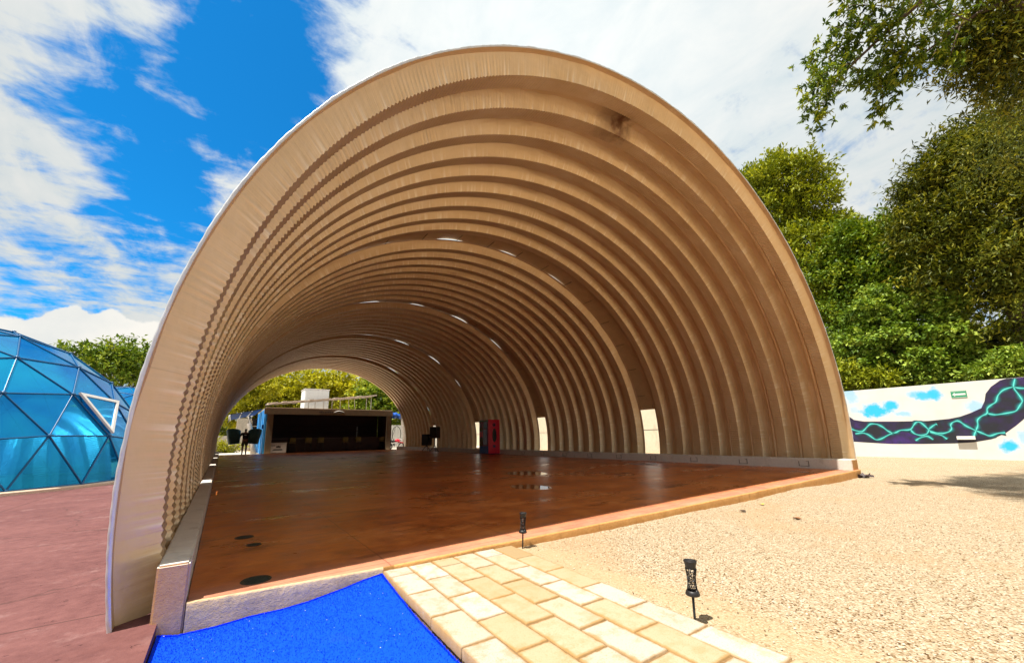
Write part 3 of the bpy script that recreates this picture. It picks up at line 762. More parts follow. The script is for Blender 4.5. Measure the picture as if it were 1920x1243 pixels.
def tree(name, label, cat, base, blobs, n, size, asp, leafm, seed, trunk_r=.18, bark='bark', group=None, limbs=6, **kw):
    base = np.array(base, float); root = thing(name, label, cat, tuple(base), 0, group)
    r = random.Random(seed); b = MB()
    cen = sum(np.array(q[0])*q[2] for q in blobs)/sum(q[2] for q in blobs)
    fork = base*.35+cen*.65; fork[2] = base[2]+(cen[2]-base[2])*.5
    pts = [base+np.array([0, 0, -.3]), base*.7+fork*.3+np.array([r.uniform(-.2, .2), r.uniform(-.2, .2), 0]), base*.3+fork*.7, fork]
    b.tube([q-base for q in pts], [trunk_r*1.25, trunk_r, trunk_r*.8, trunk_r*.65], 10)
    bl = sorted(blobs, key=lambda q: -q[2])
    for i in range(limbs):
        t = np.array(bl[i % len(bl)][0])+np.array([r.uniform(-.5, .5)*bl[i % len(bl)][1][0], r.uniform(-.5, .5)*bl[i % len(bl)][1][1], r.uniform(-.2, .6)*bl[i % len(bl)][1][2]])
        mid = fork*.5+t*.5+np.array([r.uniform(-.3, .3), r.uniform(-.3, .3), r.uniform(-.1, .4)])
        b.tube([q-base for q in (fork, mid, t)], [trunk_r*.5, trunk_r*.3, trunk_r*.1], 6)
    b.build('trunk', M[bark], root)
    crown('crown', blobs, n, size, asp, leafm, root, base, seed, **kw)
    return root

def B(u, v, dist, rx, rz, w=1, ry=None):
    return (tuple(at(u, v, dist)), (rx, ry or rx, rz), w)
def BX(u, v, X, rx, rz, w=1, k=.82):
    return (tuple(onx(u, v, X)), (rx*k, rx*k, rz*k), w)

# trees behind the mural wall (wall plane x = 23.5)
def right_trees():
    g = 'trees behind the mural wall'
    tree('bright_tree', 'tall yellow-green tree rising right beside the vault rim', 'tree', (29.5, 11.5, -.2),
         [BX(1470, 345, 30.5, 2.3, 2.0, 3), BX(1440, 420, 30.5, 2.3, 2.2, 3), BX(1520, 385, 30.5, 1.6, 1.2, 1.6), BX(1405, 350, 30.5, 1.2, 1.0, .9), BX(1500, 480, 30.5, 2.2, 2.2, 2.4), BX(1530, 470, 30.0, 1.9, 1.8, 2.2), BX(1550, 560, 29.5, 2.0, 2.0, 2.2), BX(1450, 330, 30.5, .8, 1.2, .6), BX(1510, 325, 30.5, .5, .9, .5), BX(1560, 425, 30.5, .8, .5, .5), BX(1460, 560, 30.5, 2.4, 2.6, 2)],
         46000, .29, .42, M['leaf_yellow'], 21, trunk_r=.3, group=g, limbs=9, shell=.6, spread=.7, clus=22, droop=-.2)
    tree('bushy_tree', 'mid green bushy tree behind the yellow-green tree and vine mound', 'tree', (30, 6.5, -.2),
         [BX(1600, 470, 29.0, 1.9, 1.6, 2), BX(1660, 450, 29.0, 1.7, 1.4, 2), BX(1560, 520, 29.0, 2.1, 1.8, 2), BX(1720, 460, 29.0, 2.2, 1.8, 2), BX(1650, 540, 29.0, 2.6, 2.2, 3), BX(1700, 530, 29.0, 2.4, 2.2, 2), BX(1585, 600, 28.6, 1.8, 2.2, 2)],
         52000, .21, .55, M['leaf_mid'], 22, trunk_r=.25, group=g, limbs=9, shell=.6, spread=.5, clus=18)
    # vine-covered mound in front
    tree('vine_mound', 'vine-smothered green mound just over the mural wall', 'climbing plant', (26.2, 1.6, -.2),
         [BX(1650, 590, 26.8, 1.7, 1.4, 2), BX(1620, 650, 26.6, 1.6, 1.5, 2), BX(1690, 630, 26.6, 1.8, 1.7, 2.4), BX(1640, 700, 26.2, 1.6, 1.0, 1.6), BX(1720, 690, 26.2, 1.5, 1.1, 1.6)],
         30000, .17, .85, M['leaf_vine'], 23, trunk_r=.15, group=g, limbs=4, shell=.8, spread=.34, droop=.6, clus=16)
    tree('vine_column', 'upright column of climbing leaves at the dark gap above the mural', 'climbing plant', (26.0, -.3, -.2),
         [BX(1775, 575, 26.4, .75, .75, 1), BX(1785, 630, 26.4, .95, 1.0, 1.5), BX(1765, 690, 26.4, 1.0, 1.0, 1.5), BX(1800, 670, 26.4, .7, .9, 1)],
         11000, .17, .85, M['leaf_vine'], 24, trunk_r=.1, group=g, limbs=3, shell=.75, spread=.26, droop=.5, base_tint=.6)
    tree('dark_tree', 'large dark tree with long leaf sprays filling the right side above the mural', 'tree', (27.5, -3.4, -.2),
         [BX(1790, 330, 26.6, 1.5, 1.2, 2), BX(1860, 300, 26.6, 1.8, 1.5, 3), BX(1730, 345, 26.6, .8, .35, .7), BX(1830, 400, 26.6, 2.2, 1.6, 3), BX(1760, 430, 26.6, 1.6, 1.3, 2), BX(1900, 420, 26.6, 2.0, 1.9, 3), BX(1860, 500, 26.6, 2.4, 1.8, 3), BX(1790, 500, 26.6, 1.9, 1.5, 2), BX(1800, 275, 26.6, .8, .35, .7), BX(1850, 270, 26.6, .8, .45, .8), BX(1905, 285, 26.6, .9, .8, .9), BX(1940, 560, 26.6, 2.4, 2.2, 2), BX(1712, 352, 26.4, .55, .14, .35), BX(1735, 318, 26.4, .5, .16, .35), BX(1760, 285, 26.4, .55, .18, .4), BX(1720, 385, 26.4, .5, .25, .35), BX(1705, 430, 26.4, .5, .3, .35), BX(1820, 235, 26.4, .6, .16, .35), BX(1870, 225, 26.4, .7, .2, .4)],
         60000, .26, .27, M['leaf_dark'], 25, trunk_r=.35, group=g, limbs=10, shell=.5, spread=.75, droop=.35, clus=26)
    # deep undergrowth: a shadowed mass behind
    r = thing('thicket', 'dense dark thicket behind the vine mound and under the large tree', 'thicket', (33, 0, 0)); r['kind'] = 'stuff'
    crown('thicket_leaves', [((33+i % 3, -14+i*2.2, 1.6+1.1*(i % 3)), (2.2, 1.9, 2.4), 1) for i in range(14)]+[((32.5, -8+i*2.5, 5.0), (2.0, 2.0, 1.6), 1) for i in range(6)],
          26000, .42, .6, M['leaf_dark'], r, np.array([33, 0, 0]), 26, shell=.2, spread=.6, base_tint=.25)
    tree('leafy_shrub', 'bright leafy shrub spilling over the wall at the far right', 'shrub', (24.6, -2.3, -.2),
         [BX(1890, 685, 24.7, .9, .55, 1.5), BX(1850, 700, 24.7, .6, .35, 1), BX(1930, 680, 24.7, .9, .7, 1)], 6000, .16, .5, M['leaf_vine'], 27, trunk_r=.06, group=g, limbs=3, shell=.5, spread=.2, base_tint=.65)
    tree('broadleaf_shrub', 'low bright shrub with fingered leaves beside the vault foot above the wall', 'shrub', (24.6, 2.2, -.2),
         [BX(1610, 712, 24.7, .7, .35, 1), BX(1650, 708, 24.7, .7, .35, 1), BX(1580, 700, 24.7, .6, .5, 1)], 3600, .24, .34, M['leaf_yellow'], 28, trunk_r=.05, group=g, limbs=3, shell=.4, spread=.3)
    # fan palm in the dark gap
    root = thing('fan_palm', 'small dark fan palm in the shaded gap above the mural', 'palm', (26.5, -1.7, -.2), group=g)
    MB().tube([(0, 0, 0), (.05, 0, 1.6), (0, .05, 2.6)], [.09, .08, .07], 8).build('trunk', M['bark'], root)
    rr = np.random.default_rng(5); P = []; D = []; L = []
    for k in range(11):
        a = 2*PI*k/11; el = rr.uniform(.1, .9); ax = np.array([math.cos(a)*math.cos(el), math.sin(a)*math.cos(el), math.sin(el)])
        c = np.array([0, .05, 2.6])+ax*.7; s = np.cross(ax, [0, 0, 1]); s /= np.linalg.norm(s)
        for q in np.linspace(-1.3, 1.3, 17):
            P.append(c); D.append(ax*math.cos(q)+s*math.sin(q)); L.append(.75*(1-.15*abs(q)))
    n = len(P); L = np.array(L)
    me = leaf_mesh('fronds', np.array(P), np.array(D), np.tile([0, 0, 1.], (n, 1))+rr.normal(size=(n, 3))*.1, L, L*.07, np.full(n, .45)); link('fronds', me, M['leaf_dark'], root)
right_trees()

def overhang_tree():
    """tall tree whose trunk stands outside the picture on the right; its boughs reach over the gravel"""
    base = np.array([15.5, -6.2, -.2]); root = thing('overhanging_tree', 'tree bough hanging into the sky high above the gravel', 'tree', tuple(base))
    b = MB(); fork = np.array([15.0, -5.4, 5.0])
    b.tube([base-base+np.array([0, 0, -.3]), np.array([.1, .1, 2.5]), fork-base], [.3, .24, .18], 10)
    D1 = 11.0
    main = [fork, at(1830, -70, D1), at(1725, 5, D1), at(1660, 62, D1), at(1610, 110, D1), at(1570, 150, D1), at(1545, 195, D1)]
    b.tube([q-base for q in main], [.12, .06, .036, .028, .020, .013, .006], 7)
    second = [fork, at(1920, -10, 11.5), at(1835, 25, 11.5), at(1790, 55, 11.5), at(1740, 95, 11.5), at(1690, 130, 11.5), at(1650, 175, 11.5)]
    b.tube([q-base for q in second], [.12, .06, .03, .022, .016, .010, .005], 7)
    twigs = [(1700, 20, 1640, 10, 1575, 10), (1660, 62, 1610, 40, 1560, 55), (1640, 80, 1600, 80, 1565, 95), (1610, 110, 1560, 105, 1515, 118), (1600, 118, 1560, 130, 1525, 150), (1570, 150, 1545, 150, 1510, 180), (1545, 195, 1535, 205, 1530, 222),
             (1590, 130, 1580, 165, 1530, 180), (1690, 30, 1670, 60, 1640, 45), (1740, 95, 1710, 85, 1690, 60), (1720, 110, 1690, 100, 1660, 90), (1690, 130, 1650, 125, 1625, 130), (1700, 125, 1690, 150, 1660, 150), (1660, 165, 1640, 160, 1610, 150), (1655, 170, 1655, 195, 1650, 212), (1770, 70, 1740, 120, 1700, 140), (1800, 50, 1780, 110, 1745, 120), (1820, 40, 1770, 20, 1740, -5)]
    r = np.random.default_rng(9); tips = []
    for (a0, a1, b0, b1, c0, c1) in twigs:
        dd = D1+r.uniform(-.5, .5)
        q = [at(a0, a1, D1+.1), at(b0, b1, dd), at(c0, c1, dd+r.uniform(-.3, .3))]
        b.tube([p-base for p in q], [.011, .007, .003], 5)
        for t in np.linspace(.25, 1, 7):
            p = (q[0]*(1-t)+q[1]*t)*(1-t)+(q[1]*(1-t)+q[2]*t)*t
            tips.append((p, q[2]-q[0]))
    b.build('trunk', M['bark'], root)
    # leaf rosettes along the twigs
    P = []; D = []; L = []; T = []
    for (p, d) in tips:
        d = d/np.linalg.norm(d)
        for c in range(5):
            cp = p+r.normal(size=3)*.12; t0 = np.clip(.45+.2*r.normal(), 0, 1); cd = d*.5+r.normal(size=3)*.6+np.array([0, 0, -.35]); cd /= np.linalg.norm(cd)
            for k in range(11):
                e = r.normal(size=3); e = e/np.linalg.norm(e)*.9+cd*.6; e /= np.linalg.norm(e)
                P.append(cp+cd*.05*r.random()); D.append(e); L.append(.06+.075*r.random()); T.append(np.clip(t0+.15*r.normal(), 0, 1))
    n = len(P); L = np.array(L)
    me = leaf_mesh('foliage', np.array(P)-base, np.array(D), np.tile([0, 0, 1.], (n, 1))+r.normal(size=(n, 3))*.5, L, L*.34, np.array(T)); link('foliage', me, M['leaf_mid'], root)
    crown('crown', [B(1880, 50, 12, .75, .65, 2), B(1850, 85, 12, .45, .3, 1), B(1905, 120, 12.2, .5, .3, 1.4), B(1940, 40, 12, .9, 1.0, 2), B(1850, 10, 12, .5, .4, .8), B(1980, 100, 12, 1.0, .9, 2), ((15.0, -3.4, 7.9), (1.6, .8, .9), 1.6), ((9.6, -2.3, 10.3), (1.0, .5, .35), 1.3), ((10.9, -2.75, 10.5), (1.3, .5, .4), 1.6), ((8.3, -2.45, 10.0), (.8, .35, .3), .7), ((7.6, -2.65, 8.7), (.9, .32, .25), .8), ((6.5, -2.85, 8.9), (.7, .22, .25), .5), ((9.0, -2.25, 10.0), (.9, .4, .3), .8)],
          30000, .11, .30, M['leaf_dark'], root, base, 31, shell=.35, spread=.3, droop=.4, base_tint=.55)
overhang_tree()

def left_and_far_trees():
    tree('spreading_tree', 'flat-topped tree behind the blue dome left of the vault', 'tree', (-7.5, 44, -.2),
         [B(200, 672, 46, 3.0, 1.1, 2), B(245, 668, 46, 2.6, 1.0, 2), B(275, 690, 46, 2.4, 1.4, 2), B(215, 700, 46, 2.6, 1.3, 2), B(175, 668, 46, 1.4, .6, .8), B(300, 670, 46, 2.6, 1.2, 1)],
         9000, .34, .5, M['leaf_mid'], 41, trunk_r=.3, limbs=9, shell=.3, spread=.5)
    g = 'trees behind the bar'
    specs = [('sunlit tree with a round crown left of the white tank', 470, 742, 50, [(470, 735, 3.0, 2.6), (440, 760, 2.2, 2.0), (500, 730, 2.6, 2.4), (520, 755, 2.4, 2.0)], M['leaf_far'], .5),
             ('sunlit tree directly behind the white tank', 560, 720, 52, [(560, 715, 3.0, 2.4), (530, 745, 2.4, 2.4), (590, 735, 3.0, 2.4), (560, 750, 2.6, 1.8)], M['leaf_far'], .45),
             ('pale sunlit tree above the raised canopy roof', 650, 720, 50, [(630, 722, 2.8, 2.0), (660, 730, 2.8, 2.2), (620, 750, 2.4, 1.8), (675, 752, 2.4, 1.8)], M['leaf_far'], .55),
             ('greener tree behind the right end of the bar', 715, 750, 47, [(705, 745, 2.4, 2.2), (735, 765, 2.2, 2.2), (690, 765, 2.0, 1.6), (760, 770, 3, 2.6)], M['leaf_mid'], .6)]
    for i, (lab, u, v, d, bl, lm, bt) in enumerate(specs):
        c = at(u, 850, d)
        tree('broadleaf_tree', lab, 'tree', (c[0], c[1], -.1), [B(a, b_, d+random.uniform(-2, 2), rx, rz, 1) for a, b_, rx, rz in bl], 12000, .36, .55, lm, 50+i, trunk_r=.25, group=g, limbs=6, shell=.4, spread=.5, base_tint=bt)
    r = thing('far_thicket', 'dense green thicket closing the yard behind the trees', 'thicket', (6, 64, 0)); r['kind'] = 'stuff'
    crown('thicket_leaves', [((-8+i*3.4, 62+(i % 2)*2, 2.0), (2.8, 2.4, 2.6), 1) for i in range(13)], 16000, .6, .6, M['leaf_dark'], r, np.array([6, 64, 0]), 60, shell=.2, spread=.8, base_tint=.6)
left_and_far_trees()

# ------------------------------------------------------------------ geodesic domes
def ico_points(f):
    t = (1+5**.5)/2
    V = np.array([(-1,t,0),(1,t,0),(-1,-t,0),(1,-t,0),(0,-1,t),(0,1,t),(0,-1,-t),(0,1,-t),(t,0,-1),(t,0,1),(-t,0,-1),(-t,0,1)], float)
    F = [(0,11,5),(0,5,1),(0,1,7),(0,7,10),(0,10,11),(1,5,9),(5,11,4),(11,10,2),(10,7,6),(7,1,8),(3,9,4),(3,4,2),(3,2,6),(3,6,8),(3,8,9),(4,9,5),(2,4,11),(6,2,10),(8,6,7),(9,8,1)]
    idx = {}; P = []; T = []
    def pid(q):
        q = q/np.linalg.norm(q); k = tuple(np.round(q, 4))
        if k not in idx: idx[k] = len(P); P.append(q)
        return idx[k]
    for a, b, c in F:
        g = {}
        for i in range(f+1):
            for j in range(f+1-i): g[i, j] = pid(V[a]*i+V[b]*j+V[c]*(f-i-j))
        for i in range(f):
            for j in range(f-i):
                T.append((g[i, j], g[i+1, j], g[i, j+1]))
                if i+j < f-1: T.append((g[i+1, j], g[i+1, j+1], g[i, j+1]))
    z = V[0]/np.linalg.norm(V[0]); xx = np.cross(z, [.3, .5, .8]); xx /= np.linalg.norm(xx); yy = np.cross(z, xx)
    return np.array(P) @ np.stack([xx, yy, z], 1), T

def build_dome(center, R, rot, label, window, group):
    root = thing('geodesic_dome', label, 'dome', (center[0], center[1], center[2]), 0, group)
    P, T = ico_points(4); c, s = math.cos(rot), math.sin(rot)
    P = np.stack([c*P[:, 0]-s*P[:, 1], s*P[:, 0]+c*P[:, 1], P[:, 2]], 1)*R
    T = [t for t in T if P[list(t)][:, 2].mean() > -.02*R and P[list(t)][:, 2].min() > -.08*R]
    wt = None
    if window is not None:
        wd = np.array(window)-CAM; wd /= np.linalg.norm(wd)
        def off(t):
            q = P[list(t)].mean(0); w_ = q+np.array(center)-CAM
            if q @ w_ > 0: return 9
            return 1-(w_/np.linalg.norm(w_)) @ wd
        wt = min(T, key=off)
    gl = MB(); used = set()
    for t in T:
        if t == wt: continue
        q = P[list(t)]; cc = q.mean(0); gl.add(cc+(q-cc)*1.0, [(0, 1, 2)])
    gl.build('panel_skin', GLASS, root)
    st = MB(); done = set()
    for t in T:
        for a, b in ((t[0], t[1]), (t[1], t[2]), (t[2], t[0])):
            k = (min(a, b), max(a, b))
            if k in done: continue
            done.add(k); st.tube([P[a]*1.003, P[b]*1.003], .015, 6, caps=False)
    for v in sorted({i for t in T for i in t}):
        n_ = P[v]/np.linalg.norm(P[v]); st.tube([P[v]*1.003, P[v]*1.012], [.04, .034], 8)
    st.build('strut_frame', simple('blue_strut', (.004, .075, .19), .35), root)
    if wt is not None:
        q = P[list(wt)]; cc = q.mean(0); n = cc/np.linalg.norm(cc)
        tilt = n*.10; o = cc+(q-cc)*.97+n*.03; o = o+np.outer([0.6, .6, 1.0], tilt)*.7
        o2 = cc+(o-cc); inner = o.mean(0)+(o-o.mean(0))*.80
        fr = MB()
        for i in range(3):
            j = (i+1) % 3; fr.quad_slab([o[i], o[j], inner[j], inner[i]], tuple(n*.05))
        w = fr.build('window_frame', M['white'], root)
        pn = MB(); pn.add(inner+n*.02, [(0, 1, 2)]); pn.build('pane', GLASS, w)
    kb = MB(); kb.lathe([(R*.985, .02), (R*1.03, .02), (R*1.035, 0), (R*1.035, -.3)], 64, smooth=False); kb.build('base_kerb', M['dome_kerb'], root, (0, 0, -.03))
    return root
GLASS = mat_glass_dome()
DC = (-5.499, 12.439, .0)
build_dome(DC, 3.872, 1.816, 'near blue glazed geodesic dome with an open white triangular window', at(188, 770, 10.9), 'blue domes left of the vault')
build_dome((-4.4, 26.2, 0), 3.872, .6, 'second blue dome half hidden behind the near dome', None, 'blue domes left of the vault')

# ------------------------------------------------------------------ mural wall
WX = 23.5
def build_mural():
    m, t, b = new_mat('painted_wall'); co = t.pos(); x, y, z = t.xyz(co)
    n = t.noise(co, 3.0, 6, .65); n2 = t.noise(co, 1.2, 4, .6)
    col = t.ramp(t.noise(co, 1.5, 5), [(.3, (.60, .575, .52)), (.7, (.67, .65, .60))])
    for (u, v, rw, rh, k) in ((1640, 770, 26, 12, 1.1), (1668, 760, 16, 10, 1.0), (1695, 775, 16, 6, .55), (1738, 742, 26, 9, .95), (1752, 738, 12, 12, .9), (1828, 762, 26, 10, .5), (1893, 836, 20, 12, 1.0), (1594, 742, 14, 16, .5), (1602, 768, 10, 8, .35), (1918, 820, 10, 12, .5), (1712, 738, 14, 6, .5)):
        q = onx(u, v, WX); q1 = onx(u+rw, v, WX); q2 = onx(u, v+rh, WX); ry, rz = abs(q1[1]-q[1]), abs(q2[2]-q[2])
        d = t.vmath('LENGTH', t.vmath('MULTIPLY', t.vmath('SUBTRACT', co, tuple(q)), (0, 1/ry, 1/rz)), out=1)
        d = t.math('ADD', d, t.math('MULTIPLY', t.math('SUBTRACT', n, .5), 2.2))
        f = t.math('MULTIPLY', t.math('SUBTRACT', 1.0, t.sstep(d, .45, 1.45)), k, clamp=True)
        col = t.mix(f, col, (.02, .42, .80))
    t.set(b.inputs['Base Color'], col); b.inputs['Roughness'].default_value = .75
    root = thing('mural_wall', 'white wall painted with blue clouds and a dark winding band with teal lightning', 'mural wall', (WX, 0, -.2))
    w = MB(); w.box((0, -14, -.2), (.2, 3.6, 2.93), bev=.01); w.build('wall', m, root)
    # painted band, a thin coat proud of the plaster
    m2, t, b = new_mat('mural_band'); co = t.pos()
    nz = t.noise(co, 1.3, 4, .6); base = t.ramp(nz, [(.42, (.008, .009, .016)), (.56, (.016, .008, .045)), (.72, (.042, .013, .145))])
    base = t.mix(t.math('MULTIPLY', t.sstep(t.noise(co, 2.1, 3), .55, .7), .6), base, (.006, .02, .045))
    t.set(b.inputs['Base Color'], base); b.inputs['Roughness'].default_value = .6
    top = [(1570, 755), (1590, 779), (1601, 787), (1620, 790), (1680, 790), (1740, 789), (1780, 785), (1800, 781), (1820, 774), (1840, 765), (1846, 752), (1848, 738), (1858, 725), (1875, 713), (1886, 709.5)]
    bot = [(1935, 770), (1918, 787), (1905, 798), (1885, 812), (1860, 823), (1825, 829), (1790, 831), (1730, 832), (1670, 832), (1620, 829), (1604, 828), (1570, 822)]
    tp = [onx(u, v, WX) for u, v in top]; bt = [onx(u, v, WX) for u, v in bot]
    poly = [(q[1], min(q[2], 2.725)) for q in tp]+[(-6.0, 2.725), (-6.0, 1.9), (-4.0, 1.75)]+[(q[1], q[2]) for q in bt]
    p = MB(); p.prism(poly, lambda a, c, d: (-.004+d, a, c+.2), .01); bd = p.build('painted_band', m2, root)
    # lightning strokes with their airbrushed halo (paint only)
    L = [[(1590, 800), (1600, 806), (1617, 810), (1625, 801), (1632, 794), (1645, 795), (1655, 800), (1665, 808), (1673, 812), (1680, 811), (1688, 806), (1708, 806), (1713, 797), (1718, 791), (1726, 791), (1738, 802), (1745, 809), (1756, 811), (1767, 813), (1781, 809), (1785, 803), (1782, 797), (1785, 792), (1796, 788), (1804, 793), (1812, 799), (1830, 807), (1842, 812), (1856, 818), (1870, 812), (1885, 811)],
         [(1604, 813), (1617, 811), (1628, 814), (1642, 825), (1652, 823), (1668, 814), (1676, 811)],
         [(1708, 806), (1714, 813), (1728, 817), (1739, 813), (1742, 806)], [(1717, 826), (1722, 822), (1738, 816), (1750, 824)],
         [(1742, 804), (1752, 796), (1757, 795)], [(1744, 810), (1765, 815), (1776, 823)],
         [(1830, 807), (1834, 797), (1832, 787), (1840, 780), (1852, 775), (1850, 766), (1858, 759), (1868, 754), (1870, 742), (1880, 731), (1898, 725), (1912, 728), (1930, 728)],
         [(1830, 807), (1826, 817)], [(1852, 775), (1866, 778), (1885, 775), (1906, 771), (1912, 760), (1918, 752), (1912, 742), (1899, 726), (1903, 710)]]
    md, t, b = new_mat('teal_shade'); b.inputs['Base Color'].default_value = (.008, .030, .045, 1); b.inputs['Roughness'].default_value = .6
    mh, t, b = new_mat('teal_halo'); b.inputs['Base Color'].default_value = (.004, .075, .09, 1); b.inputs['Roughness'].default_value = .6
    ml, t, b = new_mat('teal_line'); b.inputs['Base Color'].default_value = (.10, .62, .56, 1); b.inputs['Roughness'].default_value = .6
    mm, t, b = new_mat('teal_mid'); b.inputs['Base Color'].default_value = (.008, .20, .21, 1); b.inputs['Roughness'].default_value = .6
    for (nm, mat, wd, off) in (('lightning_shade', md, .11, -.006), ('lightning_halo', mh, .075, -.008), ('lightning_glow', mm, .045, -.010), ('lightning_line', ml, .016, -.012)):
        k = MB()
        for ln in L:
            q = [onx(u, v, WX) for u, v in ln]; Q = []
            for i in range(len(q)-1):
                for f in (0, .25, .5, .75): Q.append(q[i]*(1-f)+q[i+1]*f)
            Q.append(q[-1]); Q = np.array([(a[1], min(a[2]+.2, 2.92)) for a in Q])
            for _ in range(2): Q[1:-1] = Q[1:-1]*.5+(Q[:-2]+Q[2:])*.25
            T = np.gradient(Q, axis=0); T /= np.linalg.norm(T, axis=1)[:, None]+1e-9; N = np.stack([-T[:, 1], T[:, 0]], 1)
            ww = wd*(.8+.25*np.sin(np.arange(len(Q))*.9)); A_ = Q+N*ww[:, None]; B_ = Q-N*ww[:, None]
            n_ = len(Q); vs = [(off, a, min(c, 2.92)) for a, c in A_]+[(off, a, min(c, 2.92)) for a, c in B_]
            k.add(vs, [(i, i+1, n_+i+1, n_+i) for i in range(n_-1)])
        k.build(nm, mat, bd)
    # rest of the boundary wall behind the vault
    pw = thing('boundary_wall', 'plain white boundary wall seen through the openings of the vault', 'wall', (WX, 20, -.2))
    w = MB(); w.box((0, -16.38, -.2), (.2, 22, 3.3), bev=.01); w.build('wall', mat_concrete('cream_render', (.52, .45, .33), (.64, .57, .44), sc=1.6, stain=(.40, .33, .24)), pw)
    for k in range(20):
        j = MB(); j.box((-.035, -15.6+k*1.93, -.2), (-.002, -15.5+k*1.93, 3.3)); j.build('pilaster_strip', M['stone'], pw)
    c = MB(); c.box((-.03, -16.38, 3.303), (.23, 22, 3.38), bev=.01); c.build('coping', M['stone'], pw)
    # green evacuation sign
    a, c2 = onx(1782, 734.5, WX), onx(1814, 744, WX); yc, zc = (a[1]+c2[1])/2, (a[2]+c2[2])/2; hw, hh = abs(a[1]-c2[1])/2, abs(a[2]-c2[2])/2+.02
    sg = thing('arrow_sign', 'green sign with a white arrow pointing left on the mural wall', 'sign', (WX-.004, yc, zc))
    MB().box((-.012, -hw, -hh), (0, hw, hh), bev=.003).build('plate', simple('sign_green', (.02, .26, .13), .4, var=.05), sg)
    ar = MB()
    ar.prism([(hw*.86, 0), (hw*.5, hh*.55), (hw*.5, hh*.26), (-hw*.84, hh*.26), (-hw*.84, -hh*.26), (hw*.5, -hh*.26), (hw*.5, -hh*.55)], lambda p, q, d: (-.016+d, p, q), .006); ar.build('arrow', M['white'], sg)
    for (y0, z0, y1, z1) in ((-hw*.93, hh*.80, hw*.93, hh*.88), (-hw*.93, -hh*.88, hw*.93, -hh*.80)): MB().box((-.015, y0, z0), (-.011, y1, z1)).build('border', M['white'], sg)
    # wall lamp
    q = onx(1812, 821, WX); wl = thing('wall_lamp', 'small white box lamp low on the dark painted band', 'wall lamp', (WX, q[1], q[2]))
    MB().box((-.15, -.24, -.06), (-.01, .24, .07), bev=.012).build('housing', M['white'], wl)
    MB().box((-.14, -.22, -.075), (-.03, .22, -.062)).build('louvre', M['glass_dark'], wl)
    # litter line along the wall foot
build_mural()

